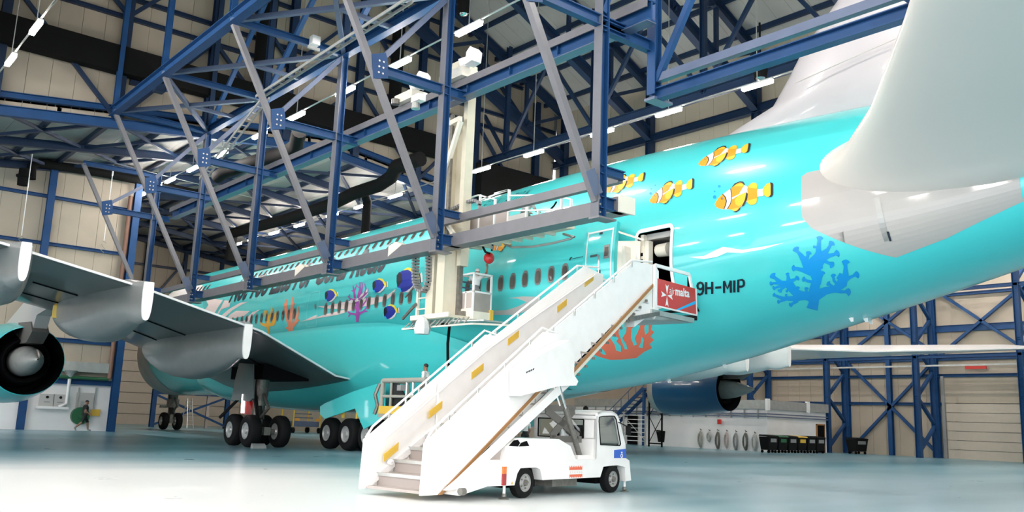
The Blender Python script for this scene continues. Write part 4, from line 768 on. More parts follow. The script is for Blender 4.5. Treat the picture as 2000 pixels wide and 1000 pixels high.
# energy chains
def chain(name, pts, wd=.16, par=None):
    ch_ = mk(name, MB().box(pts[0], (.12, .12, .12)), 'rubber', par or tp, at=pts[0]); P = [V(p) for p in pts]; acc = []
    for i in range(len(P)-1):
        L = (P[i+1]-P[i]).length; k = max(1, int(L/.11)); acc += [P[i].lerp(P[i+1], j/k) for j in range(k)]
    acc.append(P[-1]); b = MB()
    for i in range(len(acc)-1):
        d = acc[i+1]-acc[i]; b.beam(acc[i], acc[i]+d*.7, .09, wd, (1, 0, 0))
    b2 = MB(); b2.tube([p for p in acc], .035, 5); o = mk('chain_links', b, 'grey', ch_); o['kind'] = 'stuff'; mk('cable', b2, 'rubber', ch_); return ch_
Uq = ((812, 500), (811, 525), (812, 550), (817, 565), (825, 570), (833, 565), (837, 550), (838, 525), (838, 500))
U_ = [(-5.9, -44.4, 7.4), (-5.9, -44.55, 6.2)]+[(-5.9, -44.95-.4*math.cos(a), 6.05-.4*math.sin(a)) for a in np.linspace(0, math.pi, 9)]+[(-5.9, -45.35, 6.3), (-5.9, -45.35, 7.3)]
chain('energy_chain', [V(onX(q, -5.9)) for q in Uq], .3)
chain('energy_chain', [V(onX(q, -5.3)) for q in ((848, 415), (870, 414), (890, 406), (910, 396), (925, 391), (934, 394), (938, 402), (937, 411))])
chain('energy_chain', [V(onX(q, -4.9)) for q in ((961, 470), (962, 480), (960, 490))], .08)
mk('loop_cable', MB().tube([V(onX(q, -4.9)) for q in ((943, 482), (948, 492), (956, 495))], .04, 6), 'rubber', tp)
# lower deck
dk = mk('lower_deck', MB().bx(-6.1, -4.5, -47.6, -45.3, 4.9, 5.0), 'cream', tp)
mk('deck_edge', MB().bx(-6.16, -6.1, -47.6, -45.3, 4.92, 5.08), 'creamlt', dk)
mk('flip_deck', MB().prism([(-6.1, -45.3, 4.86), (-5.6, -44.5, 4.86), (-4.8, -44.5, 4.86), (-4.6, -45.3, 4.86)], (0, 0, .05)), 'galv', dk); mk('flip_deck', MB().prism([(-6.0, -47.6, 4.76), (-5.5, -48.7, 4.76), (-4.5, -48.8, 4.76), (-4.5, -47.6, 4.76)], (0, 0, .05)), 'galv', dk)
for k in range(14): mk('deck_lacing', MB().beam((-6.15+.06*(k%2), -44.9-.27*k, 4.66), (-6.0, -45.05-.27*k, 4.86), .04, .04), 'strut', dk)
mk('deck_chord', MB().beam((-6.15, -44.8, 4.64), (-5.9, -48.6, 4.64), .05, .06), 'creamlt', dk); mk('deck_chord', MB().beam((-5.4, -44.4, 4.74), (-6.15, -44.8, 4.64), .06, .06), 'strut', dk); mk('deck_chord', MB().beam((-5.9, -48.6, 4.64), (-4.5, -48.9, 4.7), .06, .06), 'creamlt', dk)
# basket
yb = float(onX((924, 580), -5.2)[1]); bx0, bx1, by0, by1 = -5.2, -4.42, yb, yb+.78
bk = tb('basket_floor', bx0, bx1, by0, by1, 4.97, 5.05, 'cream')
mk('basket_panel', MB().bx(bx0-.02, bx0+.01, by0, by1, 5.05, 5.85), 'step', bk); mk('basket_panel', MB().bx(bx0, bx1, by0-.02, by0+.01, 5.05, 5.85), 'panelgr', bk); mk('basket_skirt', MB().bx(bx0-.07, bx0-.02, by0-.02, by1-.1, 4.92, 5.3), 'creamlt', bk); mk('basket_skirt', MB().bx(bx0-.02, bx1, by0-.07, by0-.02, 4.92, 5.2), 'creamlt', bk)
for x, y in ((bx0, by0), (bx0, by1), (bx1, by0), (bx1, by1), (bx0, (by0+by1)/2)): mk('basket_post', MB().bx(x-.03, x+.03, y-.03, y+.03, 5.0, 6.55 if (x, y) != (bx0, (by0+by1)/2) else 5.9), 'white', bk)
for z in (5.88, 6.52): frame('basket_rail', [(bx0, by0, z), (bx0, by1, z), (bx1, by1, z), (bx1, by0, z)], .03, 'white', bk)
for z in (6.1, 6.3): mk('basket_rail', MB().beam((bx0, by1, z), (bx1, by1, z), .04, .05), 'steelgr', bk)
mk('basket_bumper', MB().bx(bx1-.08, bx1+.05, by0-.12, by0-.02, 4.9, 5.3), 'yellow', bk); mk('basket_step', MB().bx(-5.4, -4.6, by1, -47.4, 5.0, 5.2), 'strut', bk)
# side ladder cage at the front end
lc = frame('ladder_cage', [(-5.6, -44.9, 5.0), (-5.6, -44.9, 6.15), (-5.6, -45.5, 6.15), (-5.6, -45.5, 5.0)], .05, 'creamlt'); 
for z in (5.4, 5.8): mk('cage_rung', MB().beam((-5.6, -44.9, z), (-5.6, -45.5, z), .05, .05), 'creamlt', lc)
mk('cage_handrail', MB().beam((-5.7, -44.2, 5.9), (-5.7, -45, 6.4), .05, .05).beam((-5.7, -44.1, 5.1), (-5.7, -44.95, 5.6), .06, .1), 'strut', lc)
mk('bag_wrap', MB().lathe((-6.3, -46.3, 4.35), (0, 0, 1), [(0, .02), (.02, .26), (.2, .3), (.45, .24), (.62, .1), (.66, .02)], 9), 'bag', tp, smooth=20)['label'] = 'crumpled clear plastic bag hung under the deck'
# upper platform
up_ = mk('upper_deck', MB().prism([(-5.1, -46.6, 7.6), (-5.1, -51.6, 7.6), (-4.5, -51.9, 7.6), (-4.5, -46.6, 7.6)], (0, 0, .1)), 'cream', tp)
for k in range(8): mk('deck_rib', MB().bx(-5.08, -4.52, -47.2-.55*k, -47.08-.55*k, 7.5, 7.6), 'creamlt', up_)
mk('deck_bumper', MB().tube([V(onX(q, -4.45)) for q in ((985, 476), (1000, 483), (1040, 482), (1080, 475), (1115, 466), (1122, 463), (1100, 457))], .04, 8), 'galv', up_, smooth='all')
for (xa, ya, xb, yb_, m_) in ((905, 470, 935, 408, 'step'), (935, 460, 965, 404, 'panelgr'), (968, 452, 991, 402, 'step'), (993, 437, 1027, 415, 'alu')):
    A, B_ = V(onX((xa, ya), -4.9)), V(onX((xb, yb_), -4.9)); mk('guard_panel', MB().bx(-4.92, -4.88, A.y, B_.y, 7.7, B_.z), m_, up_)
for q0, q1 in (((906, 460), (906, 390)), ((935, 455), (935, 381)), ((965, 450), (966, 389)), ((992, 440), (993, 371)), ((1028, 435), (1028, 395)), ((1051, 430), (1051, 411)), ((1096, 410), (1096, 385)), ((1115, 405), (1115, 389))):
    A, B_ = V(onX(q0, -4.9)), V(onX(q1, -4.9)); mk('guard_post', MB().bx(-4.94, -4.86, A.y-.035, A.y+.035, 7.65, B_.z), 'white', up_)
for q0, q1 in (((906, 390), (935, 381)), ((935, 381), (966, 389)), ((940, 390), (993, 371)), ((966, 378), (993, 371)), ((992, 382), (1050, 381)), ((992, 412), (1098, 409)), ((1096, 385), (1115, 389))):
    A, B_ = V(onX(q0, -4.9)), V(onX(q1, -4.9)); mk('guard_rail', MB().beam(A, B_, .05, .05), 'white', up_)
mk('tool_arm', MB().tube([V(onX(q, -4.7)) for q in ((1076, 408), (1082, 402), (1087, 394))], .03, 6), 'dark', up_); mk('end_panel', MB().bx(-4.95, -4.5, -51.85, -51.8, 7.65, 8.2), 'creamlt', up_)
# hose down the belly fairing
tag(mk('air_hose', MB().tube([(-5.4, -46.2, 4.8), (-4.6, -45.6, 4.9), (-4.2, -45.0, 4.9), (-4.02, -44.7, 4.3), (-3.9, -44.6, 3.6), (-3.6, -44.6, 3.0)], .055, 8), 'rubber', smooth='all'), 'dark grey hose hanging from the work platform down the belly', 'hose')
# ------------------------------------------------------------------ lamps, ducts, cables
def lamp_row(pts, label, z=15.6, tube=.75, sz=1.0):
    P = [V(onZ(q, z)) for q in pts]; x = sum(p.x for p in P)/len(P); ys = []
    for i, p in enumerate(P):
        y = p.y; ys.append(y); t = thing('tube_lamp', label % ['first', 'second', 'third', 'fourth', 'fifth', 'sixth', 'seventh', 'eighth', 'ninth', 'tenth', 'eleventh', 'twelfth'][i], 'lamp', (x, y, z), 'tube lamps hung in rows under the roof')
        mk('housing', MB().bx(x-.1, x+.1, y-tube*sz, y+tube*sz, z+.07, z+.13), 'white', t); mk('lit_tube', MB().bx(x-.09, x+.09, y-tube*sz*.95, y+tube*sz*.95, z-.05, z+.07), 'lamp', t); mk('hanger_rod', MB().bx(x-.015, x+.015, y-.015, y+.015, 15.7, 16.57 if abs(x) > 19 else zhigh(x)-.4), 'galv', t)
    tag(mk('lamp_conduit', MB().beam((x, min(ys)-9, z+.16), (x, max(ys)+3, z+.16), .06, .04), 'galv'), 'long thin pale conduit above the %s' % label.split('%s ')[1].split(',')[0], 'conduit')
lamp_row([(915, 57), (782, 126), (676, 180), (580, 228), (505, 264), (430, 301), (374, 330), (333, 353), (305, 366), (279, 382)], '%s lamp of the lamp row nearest the gantry, counted from the camera')
lamp_row([(1478, 167), (1310, 222), (1182, 262), (1050, 303), (945, 333), (770, 383), (700, 403), (645, 420), (582, 440), (532, 455), (490, 468), (462, 477)], '%s lamp of the lamp row above the far fuselage side, counted from the tail')
lamp_row([(70, 55), (21, 118)], '%s lamp of the lamp row above the left wing')
def added_lamps(x, ys, lab):             # unseen lamps added overhead and behind the camera to brighten the near floor
    for y in ys:
        t = thing('tube_lamp', lab, 'lamp', (x, y, 15.6), 'added tube lamps behind the photographer')
        mk('housing', MB().bx(x-.1, x+.1, y-.75, y+.75, 15.67, 15.73), 'white', t); mk('lit_tube', MB().bx(x-.09, x+.09, y-.71, y+.71, 15.55, 15.67), 'lamp', t); mk('hanger_rod', MB().bx(x-.015, x+.015, y-.015, y+.015, 15.7, 16.57 if abs(x) > 19 else zhigh(x)-.4), 'galv', t)
    tag(mk('lamp_conduit', MB().beam((x, min(ys)-2, 15.76), (x, max(ys)+2, 15.76), .06, .04), 'galv'), 'thin pale conduit of the added lamps, %s' % {-17.4: 'running on above the left wing row', -29.2: 'nearest the left aisle', -5.6: 'running on from the gantry row', 6.2: 'behind the fin'}[x], 'conduit')
added_lamps(-17.4, [-39.8-4.3*k for k in range(11)], 'unseen tube light added above the photographer'); added_lamps(-29.2, [-31-4.3*k for k in range(13)], 'unseen tube light added above the photographer'); added_lamps(-5.6, [-53-6.4*k for k in range(6)], 'unseen tube light added above the photographer'); added_lamps(6.2, [-58-6.4*k for k in range(5)], 'unseen tube light added above the photographer')
for x in (18, 30, 42):                 # unseen lamp rows added over the far side to brighten the right wall
    for k in range(9):
        y = -28-k*6.2; t = thing('tube_lamp', 'unseen lamp added over the far aisle beyond the fuselage', 'lamp', (x, y, 15.6), 'added tube lamps over the far aisle')
        mk('housing', MB().bx(x-.1, x+.1, y-.75, y+.75, 15.67, 15.73), 'white', t); mk('lit_tube', MB().bx(x-.09, x+.09, y-.71, y+.71, 15.55, 15.67), 'lamp', t)
def duct(name, pts, r, label, m='black', n=12, sq=False):
    return tag(mk(name, MB().tube(pts, r, n), m, smooth=40), label, 'duct')
tag(mk('air_duct', MB().bx(-19.2, 9.5, YS-.95, YS-.3, 18.25, 19.65), 'black'), 'long square black air duct across the high step wall', 'duct')
tag(mk('air_duct', MB().bx(11.5, 17.5, YS-1.2, YS-.2, 16.2, 18.6), 'black'), 'black air handling box above the rear fuselage crown', 'duct')
duct('drop_duct', [(-4.2, YS-.8, 19.5), (-4.2, YS-.8, 27.5)], .55, 'fat black vertical duct rising from the long wall duct')
duct('drop_duct', [(4.6, YS-.8, 19.5), (4.6, YS-.8, 29.5)], .4, 'slim black vertical duct behind the cream mast')
def aj(q, z): return V(onZ(q, z))
duct('roof_duct', [V(onY(q, YL-.6)) for q in ((60, 350), (62, 325), (78, 318), (200, 338), (262, 350), (330, 366), (392, 380))], .28, 'black spiral duct along the left wall ending in a can')
tag(mk('duct_can', MB().lathe(V(onY((44, 362), YL-1.0)), (0, 0, 1), [(0, .02), (0, .3), (.45, .33), (.5, .42), (.6, .42), (.6, .3), (1.0, .3), (1.05, .02)], 16), 'black', smooth=40), 'black cylindrical extractor can at the left duct end', 'extractor')
duct('roof_duct', [aj(q, 15.2) for q in ((585, 255), (578, 285), (555, 300), (500, 315), (440, 335), (425, 345))], .38, 'black roof duct with an elbow behind the gantry posts')
duct('roof_duct', [aj(q, 15.0) for q in ((822, 310), (775, 325), (765, 345), (740, 362), (690, 378), (650, 398), (560, 428), (455, 455))]+[V(aj((455, 455), 15.0))-V((0, 0, 2.2))], .4, 'long black roof duct bending down towards the nose')
duct('roof_duct', [aj((712, 378), 15.0), aj((718, 385), 15.0)-V((0, 0, .3)), aj((718, 385), 15.0)-V((0, 0, 2.4))], .28, 'short black drop duct above the fuselage crown')
# hanging pull cords by the left wall
for q0, q1, lb_ in (((65, 285), (42, 460), 'white pull cord by the left wall with a loose tangled end'), ((222, 322), (203, 470), 'white pull cord right of the other cord, tangled at its end')):
    a, b = V(onY(q0, -15)), V(onY(q1, -15)); t = thing('pull_cord', lb_, 'cord', b)
    mk('cord', MB().tube([a, b], .025, 5), 'white', t); mk('tangle', MB().tube([b+V((math.sin(k*2.1)*.18, math.cos(k*1.7)*.15, -.12*k)) for k in range(9)], .02, 5), 'foam', t); mk('weight', MB().tube([a-V((0, 0, .1)), a-V((0, 0, .7))], .05, 6), 'white', t)
tag(mk('stay_wire', MB().tube([onY((0, 262), -16), onY((500, 388), -16)], .018, 4), 'galv'), 'thin pale stay wire across the left bay', 'wire')
# roof extractor lamps
for q, z, lb_ in (((906, 18), 22, 'black roof extractor above the cream mast'), ((1485, 142), 18, 'small black roof extractor left of the fin')):
    p = V(onZ(q, z)); t = thing('roof_extractor', lb_, 'extractor', p); mk('body', MB().lathe(p, (0, 0, 1), [(-.3, .28), (0, .34), (.5, .34), (.55, .05), (2.5, .05)], 14), 'black', t, smooth=40); mk('lens', MB().lathe(p, (0, 0, 1), [(-.4, .02), (-.36, .18), (-.28, .24)], 14), 'chrome', t, smooth=40)
cb_ = V(onY((615, 80), -40.8)); t = thing('control_box', 'pale square control box bolted to a gantry top strut', 'box', cb_); mk('case', MB().box(cb_, (.34, .3, .36)), 'white', t); mk('bracket', MB().box(cb_+V((0, .05, -.3)), (.5, .1, .12)), 'galv', t)
cm = V(onY((812, 205), -46)); t = thing('floodlight', 'small white floodlight cluster hanging left of the mast', 'floodlight', cm); mk('head', MB().lathe(cm, (0, 0, 1), [(-.15, .02), (-.15, .16), (.1, .14), (.12, .02)], 12), 'galv', t); mk('case', MB().box(cm+V((0, -.15, .2)), (.3, .5, .25)), 'white', t)
# cable trays under the roof: pale green ladder trays
for (a, b, lb_) in (((505, 190), (800, 0), 'pale cable ladder climbing behind the gantry node'), ((395, 350), (520, 190), 'pale cable ladder under the low roof edge')):
    A, Bp = V(onX(a, -8.6)), V(onX(b, -8.6)); t = thing('cable_ladder', lb_, 'cable tray', A); d = (Bp-A); 
    for s_ in (-.14, .14): mk('side_rail', MB().beam(A+V((s_, 0, 0)), Bp+V((s_, 0, 0)), .04, .12), 'galv', t)
    for k in range(14): mk('rung', MB().beam(A+d*(k+.5)/14+V((-.14, 0, 0)), A+d*(k+.5)/14+V((.14, 0, 0)), .05, .04), 'galv', t)
# valve drives near the left end of the top chord
for k, q in enumerate(((268, 160), (318, 172))):
    p = V(onX(q, -10.6)); t = thing('drive_unit', ['dark blue drive unit with looped hoses on the top chord end', 'dark blue drive unit under the node, right of the hoses'][k], 'motor', p)
    mk('motor', MB().tube([p, p+V((.5, .3, .25))], .22, 10), 'steeldk', t); mk('gearbox', MB().box(p+V((-.2, -.1, -.1)), (.45, .45, .4)), 'steeldk', t); mk('hose', MB().tube([p+V((0, -.3, .1)), p+V((-.3, -.5, .4)), p+V((-.2, -.2, .6))], .03, 5), 'black', t)
# ------------------------------------------------------------------ passenger stair truck
TH = math.radians(9.5); TO = V((-13.9, -57.75, 0)); TM = Matrix.Translation(TO) @ Matrix.Rotation(TH, 4, 'Z')
E1 = np.array((math.cos(TH), math.sin(TH), 0)); E2 = np.array((-math.sin(TH), math.cos(TH), 0))
def tl(q, v):
    d = ray(q); t = (v-(CAM-np.array(TO))@E2)/(d@E2); P = CAM+t*d; return float((P-np.array(TO))@E1), float(P[2])
def TB(): return MB(TM)
st = thing('stair_truck', 'white passenger stair truck leading up to the open rear door', 'truck', TO)
def sp(name, poly, v0, v1, m, par=None, **k):      # side profile (u,z) given width v0..v1
    return mk(name, TB().prism([(u, v0, z) for u, z in poly], (0, v1-v0, 0)), m, par or st, **k)
SB = lambda u: .11+.717*(u-.36)
SU = lambda u: 5.07+.72*(u-7.88)
STp = lambda u: 1.12+.703*u
STu = lambda u: 5.73+.633*(u-7.25)
W_ = 1.65
for v0, v1, far in ((-.06, -.01, 0), (W_+.01, W_+.06, 1)):
    pl = sp('lower_side_panel', [(-.08, .11), (-.04, STp(-.04)-.03), (3.45, STp(3.45)-.05), (4.3, STp(4.3)-.62), (4.3, SB(4.3)), (.36, .11)], v0, v1, 'truck')
    r = [(0.0, v0+.02, STp(0)-.02), (.16, v0+.02, STp(.16)+.09), (3.4, v0+.02, STp(3.4)+.08), (3.95, v0+.02, STp(3.4)+.0)]
    mk('handrail', TB().tube(r, .025, 8), 'white', pl)
    pu = sp('upper_side_panel', [(1.9, SU(1.9)+.2), (1.9, STp(1.9)-.15), (3.4, STu(3.4)), (7.2, STu(7.2)), (8.07, 5.74 if not far else 5.6), (8.07, 5.1), (7.9, SU(7.9))], v0+(.07 if not far else -.07), v1+(.07 if not far else -.07), 'truck')
    r = [(3.3, v0+.08, STu(3.3)+.06), (7.05, v0+.08, STu(7.05)+.1), (8.05, v0+.08, 5.82)]
    mk('handrail', TB().tube(r, .028, 8), 'white', pu); mk('inner_rail', TB().tube([(.4, (.12 if not far else W_-.12), STp(.4)-.3), (3.4, (.12 if not far else W_-.12), STp(3.4)-.35), (7.6, (.12 if not far else W_-.12), STu(7.6)-.42)], .022, 8), 'white', pu)
    for k in range(9): mk('rail_bracket', TB().beam((.6+.8*k, v0+.03, (STp if k < 4 else STu)(.6+.8*k)-.06), (.6+.8*k, v0+.03, (STp if k < 4 else STu)(.6+.8*k)+.09), .03, .03), 'galv', pu if k > 3 else pl)
    if not far:
        sp('edge_strip', [(.36, .11), (.45, .11), (4.3, SB(4.3)-.06), (4.3, SB(4.3)+.02)], v0-.03, v0-.005, 'brown', pl); sp('edge_strip', [(4.3, SU(4.3)-.03), (4.3, SU(4.3)+.06), (8.0, SU(8)+.06), (8.0, SU(8)-.03)], v0-.0, v0+.03, 'brown', pu)
        sp('stringer', [(.5, .12), (4.3, SB(4.3)-.14), (4.3, SB(4.3)-.05), (.42, .12)], v0, v1, 'creamlt', pl); sp('stringer', [(4.3, SU(4.3)-.16), (8, SU(8)-.16), (8, SU(8)), (4.3, SU(4.3))], v0+.04, v1+.08, 'creamlt', pu)
        for k in range(12): mk('step_bracket', TB().box((4.5+.29*k, v0+.02, SU(4.5+.29*k)-.2), (.06, .05, .06)), 'strut', pu)
    else:
        sp('stringer', [(.0, .2), (.1, .12), (8, 4.9), (8, 5.15)], v0-.05, v0, 'truck', pl)
        for q in ((763, 884), (850, 801), (932, 726), (1002, 661), (1097, 598), (1150, 549)):
            u, z = tl(q, W_-.06); s_ = .19
            sp('step_sign', [(u-s_, z-s_*.62-.07), (u+s_, z+s_*.62-.07), (u+s_, z+s_*.62+.09), (u-s_, z-s_*.62+.09)], W_-.08, W_-.06, 'yellow', pl)['label'] = 'amber strip sign on the inner side panel'
        mk('panel_lamp', TB().lathe((.62, W_-.02, .62), (0, -1, 0), [(0, .06), (.08, .06), (.09, .01)], 12), 'white', pl)
mk('bottom_step', TB().bx(.06, .5, .0, W_, .12, .17), 'step', st)
for k in range(18):
    u = .33+k*.418; z = .38+k*.252
    stp = mk('step_tread', TB().bx(u, u+.44, .0, W_, z, z+.04), 'step', st)
    mk('step_riser', TB().bx(u+.02, u+.035, .0, W_, z-.21, z), 'riser', stp); mk('nosing', TB().bx(u-.015, u+.03, 0, W_, z-.02, z+.045), 'galv', stp)
# boarding platform
pf = mk('boarding_platform', TB().bx(7.95, 10.2, -.05, W_+.1, 4.42, 4.55), 'galv', st)
sp('platform_underframe', [(7.0, 4.15), (10.36, 4.55), (10.36, 4.62), (10.2, 4.45), (7.9, 4.42), (7.0, 4.4)], .02, .1, 'galv', pf); sp('platform_rail', [(6.9, 4.1), (8.3, 4.42), (8.3, 4.52), (6.9, 4.22)], -.08, .0, 'strut', pf)
sp('corner_panel', [(8.1, 4.3), (8.1, 5.76), (8.3, 5.6), (8.3, 4.5)], -.04, .02, 'truck', pf); sp('corner_box', [(7.2, 4.0), (7.2, 4.6), (8.05, 5.1), (8.05, 4.45)], .0, .3, 'truck', pf)
rp = [tl(q, -.02) for q in ((1282, 598), (1359, 616), (1357, 564), (1283, 544))]; sp('guard_board', rp, -.05, -.01, 'red', pf)['label'] = 'red airline board at the platform edge'
fr_ = [tl(q, -.02) for q in ((1281, 545), (1280, 518), (1346, 536), (1351, 562))]
mk('guard_frame', TB().beam((fr_[0][0], -.02, rp[0][1]), (fr_[1][0], -.02, fr_[1][1]), .05, .09).beam((fr_[1][0], -.02, fr_[1][1]), (fr_[2][0], -.02, fr_[2][1]), .05, .09).beam((fr_[2][0], -.02, fr_[2][1]), (fr_[3][0], -.02, fr_[3][1]), .05, .09), 'truck', pf)
mk('guard_edge', TB().beam((rp[0][0], -.05, rp[0][1]), (rp[1][0], -.05, rp[1][1]), .03, .04).beam((rp[1][0], -.05, rp[1][1]), (rp[2][0], -.05, rp[2][1]), .03, .04), 'truck', pf)
for k in range(2): mk('guard_frame', TB().beam((8.1+k*1.5, W_+.05, 4.5), (8.1+k*1.5, W_+.05, 5.5), .05, .05).beam((8.1, W_+.05, 5.5-.4*k), (9.6, W_+.05, 5.5-.4*k), .05, .05), 'truck', pf)
mk('bumper', TB().beam((10.3, -.05, 4.58), (10.3, W_+.1, 4.58), .14, .14), 'rubber', pf)
# lettering on the board
def local_text(body, q0, q1, qt, m, name, par, bold=.02):
    me = text_mesh(body, bold); A, B, T_ = tl(q0, -.06), tl(q1, -.06), tl(qt, -.06); xs = [v.co.x for v in me.vertices]; x0, x1 = min(xs), max(xs); hh = max(v.co.y for v in me.vertices)
    b = TB()
    b.add([(A[0]+(B[0]-A[0])*(v.co.x-x0)/(x1-x0)+(T_[0]-A[0])*v.co.y/hh, -.056, A[1]+(B[1]-A[1])*(v.co.x-x0)/(x1-x0)+(T_[1]-A[1])*v.co.y/hh) for v in me.vertices], [tuple(p.vertices) for p in me.polygons])
    bpy.data.meshes.remove(me); return mk(name, b, m, par)
local_text('air', (1308, 573), (1318.5, 575), (1308, 561), 'white', 'board_lettering', pf, -.005); local_text('malta', (1319.5, 576), (1347, 580.5), (1319.5, 560), 'white', 'board_lettering', pf, .03)
cx_, cz_ = tl((1303, 577), -.06)
for k in range(4):
    a = k*math.pi/2; c, s_ = math.cos(a), math.sin(a); P = []
    for x, y in ((0, .02), (.08, .30), (0, .24), (-.08, .30)): P.append((cx_+(x*c-y*s_)*1.0, cz_+(x*s_+y*c)))
    sp('cross_emblem', P, -.058, -.055, 'white', pf)
sp('board_stripe', [tl(q, -.06) for q in ((1320, 605), (1326, 606), (1357.5, 594), (1357.5, 588))], -.058, -.055, 'sky', pf)
# chassis, bonnet, cab
body = sp('chassis_body', [(1.32, .27), (1.3, .64), (1.48, .76), (4.9, .76), (6.13, .77), (6.27, .72), (6.36, .26), (6.12, .24), (6.09, .57), (5.75, .62), (5.2, .59), (5.08, .36), (2.98, .35), (2.89, .57), (2.75, .61), (2.25, .6), (2.16, .5), (2.08, .27)], -.5, 1.9, 'truck')
sp('tail_fairing', [(.55, .12), (.8, .38), (1.5, .76), (1.32, .27)], -.46, 1.8, 'truck', body); sp('boom_side', [tl(q, -.25) for q in ((868, 958), (893, 937), (1062, 777), (1098, 742), (1113, 750), (950, 900), (952, 948))], -.3, -.2, 'truck', body); sp('stair_gap_shade', [(.9, .3), (4.3, SB(4.3)-.22), (7.9, SU(7.9)-.2), (7.9, SU(7.9)-.3), (4.3, SB(4.3)-.34), (1.1, .25)], .05, 1.6, 'dark', st); sp('boom_side', [(.5, .2), (.75, .16), (4.95, 2.48), (4.75, 2.85)], W_+.2, W_+.3, 'truck', body)  # black sheet under the stairs stands for the shade in the gap
bxp = sp('cover_box', [(2.31, 2.05), (2.28, 2.58), (2.9, 2.95), (3.9, 3.35), (4.12, 3.07), (4.1, 2.6), (4.27, 2.46), (4.2, 2.36), (3.6, 2.32)], -.42, -.08, 'truck'); 
for k in range(4): sp('maker_mark', [(2.42+.07*k, 2.52+.025*k), (2.46+.07*k, 2.53+.025*k), (2.48+.07*k, 2.57+.025*k), (2.44+.07*k, 2.56+.025*k)], -.425, -.42, 'ink', bxp)
hood = sp('bonnet', [(1.95, .76), (2.0, 1.03), (2.35, 1.19), (3.57, 1.19), (4.0, 1.04), (4.2, .76)], -.45, 1.85, 'truck')
for P in ([tl(q, -.46) for q in ((994, 871), (1004, 860), (1012, 859), (1016, 865), (1012, 872))], [tl(q, -.46) for q in ((1014, 872), (1018, 865), (1029, 861), (1034, 871))]): sp('bonnet_vent', P, -.46, -.449, 'dark', hood)
sp('bonnet_side', [(1.5, .76), (1.95, .98), (2.2, 1.05), (2.3, .76)], -.2, 1.6, 'step', hood)
cabw = TB(); OUT = [(4.88, .76), (4.88, 1.66), (4.95, 1.78), (5.15, 1.85), (5.5, 1.85), (5.72, 1.78), (5.85, 1.6), (6.1, 1.08), (6.14, .77)]; WIN = [(5.06, 1.08), (4.98, 1.6), (4.99, 1.69), (5.1, 1.71), (5.45, 1.73), (5.6, 1.73), (5.68, 1.66), (5.88, 1.1), (5.84, 1.06)]
def ringloft(b, A, B, v0, v1):
    n = len(A); vs = [(u, v, z) for v in (v0, v1) for P in (A, B) for u, z in P]
    fs = []
    for i in range(n):
        j = (i+1) % n; fs += [(i, j, n+j, n+i), (2*n+i, 3*n+i, 3*n+j, 2*n+j), (i, 2*n+i, 2*n+j, j), (n+i, n+j, 3*n+j, 3*n+i)]
    return b.add(vs, fs)
CABV0, CABV1 = -.5, 1.3
ringloft(cabw, OUT, WIN, CABV0, CABV0+.06); ringloft(cabw, OUT, WIN, CABV1-.06, CABV1)
for a, b_ in (((4.95, 1.78), (5.15, 1.85)), ((5.15, 1.85), (5.5, 1.85)), ((5.5, 1.85), (5.72, 1.78))): cabw.prism([(a[0], CABV0, a[1]), (b_[0], CABV0, b_[1]), (b_[0], CABV0, b_[1]-.04), (a[0], CABV0, a[1]-.04)], (0, CABV1-CABV0, 0))
cabw.bx(4.88, 4.93, CABV0, CABV1, .76, 1.22).bx(4.88, 4.93, CABV0, CABV1, 1.62, 1.72).bx(4.88, 4.93, CABV0, CABV0+.35, 1.2, 1.65).bx(4.88, 4.93, CABV1-.15, CABV1, 1.2, 1.65)
cabw.prism([(6.1, CABV0, 1.08), (6.14, CABV0, .77), (6.06, CABV0, .77), (6.02, CABV0, 1.08)], (0, CABV1-CABV0, 0))
cab = mk('cab', cabw, 'truck', st)
def pane(P, v, name='cab_window'): return mk(name, TB().prism([(u, v, z) for u, z in P], (0, .01, 0)), 'glass', cab)
pane(WIN, CABV0+.03); pane(WIN, CABV1-.03); mk('cab_window', TB().bx(4.9, 4.91, CABV0+.3, CABV1-.1, 1.2, 1.65), 'glass', cab); mk('windscreen', TB().prism([(5.72, CABV0+.03, 1.76), (6.07, CABV0+.03, 1.06), (6.06, CABV0+.03, 1.05), (5.71, CABV0+.03, 1.75)], (0, CABV1-CABV0-.06, 0)), 'glass', cab)
sl = TB()
for i in range(len(WIN)): a, b_ = WIN[i], WIN[(i+1) % len(WIN)]; sl.beam((a[0], CABV0-.005, a[1]), (b_[0], CABV0-.005, b_[1]), .02, .02)
for v0, v1 in ((CABV0+.34, .55), (.58, CABV1-.14)):
    for p, q in (((v0, 1.21), (v1, 1.21)), ((v1, 1.21), (v1, 1.63)), ((v1, 1.63), (v0, 1.63)), ((v0, 1.63), (v0, 1.21))): sl.beam((4.87, p[0], p[1]), (4.87, q[0], q[1]), .025, .025)
mk('window_seal', sl, 'rubber', cab)
mk('driver_seat', TB().bx(5.0, 5.4, .0, .45, .95, 1.05).bx(5.0, 5.1, .0, .45, 1.05, 1.5), 'clblack', cab); mk('steering_wheel', TB().lathe((5.62, .2, 1.2), (-.6, 0, .8), [(0, .17), (.02, .19), (.04, .17), (.02, .15), (0, .17)], 18), 'rubber', cab); mk('dashboard', TB().bx(5.75, 6.0, CABV0+.1, CABV1-.1, .95, 1.1), 'clgrey', cab)
mk('mirror', TB().beam((5.75, CABV0-.02, 1.6), (5.95, CABV0-.15, 1.5), .02, .02).box((5.96, CABV0-.16, 1.42), (.05, .12, .22)), 'rubber', cab); mk('mirror', TB().beam((4.2, 1.9, 1.9), (4.1, 1.9, 2.0), .02, .02).box((4.3, 1.75, 2.05), (.3, .04, .2)), 'white', st); mk('roof_beacon', TB().lathe((5.72, .4, 1.8), (0, 0, 1), [(0, .07), (.12, .06), (.16, .01)], 10), 'rubber', cab)
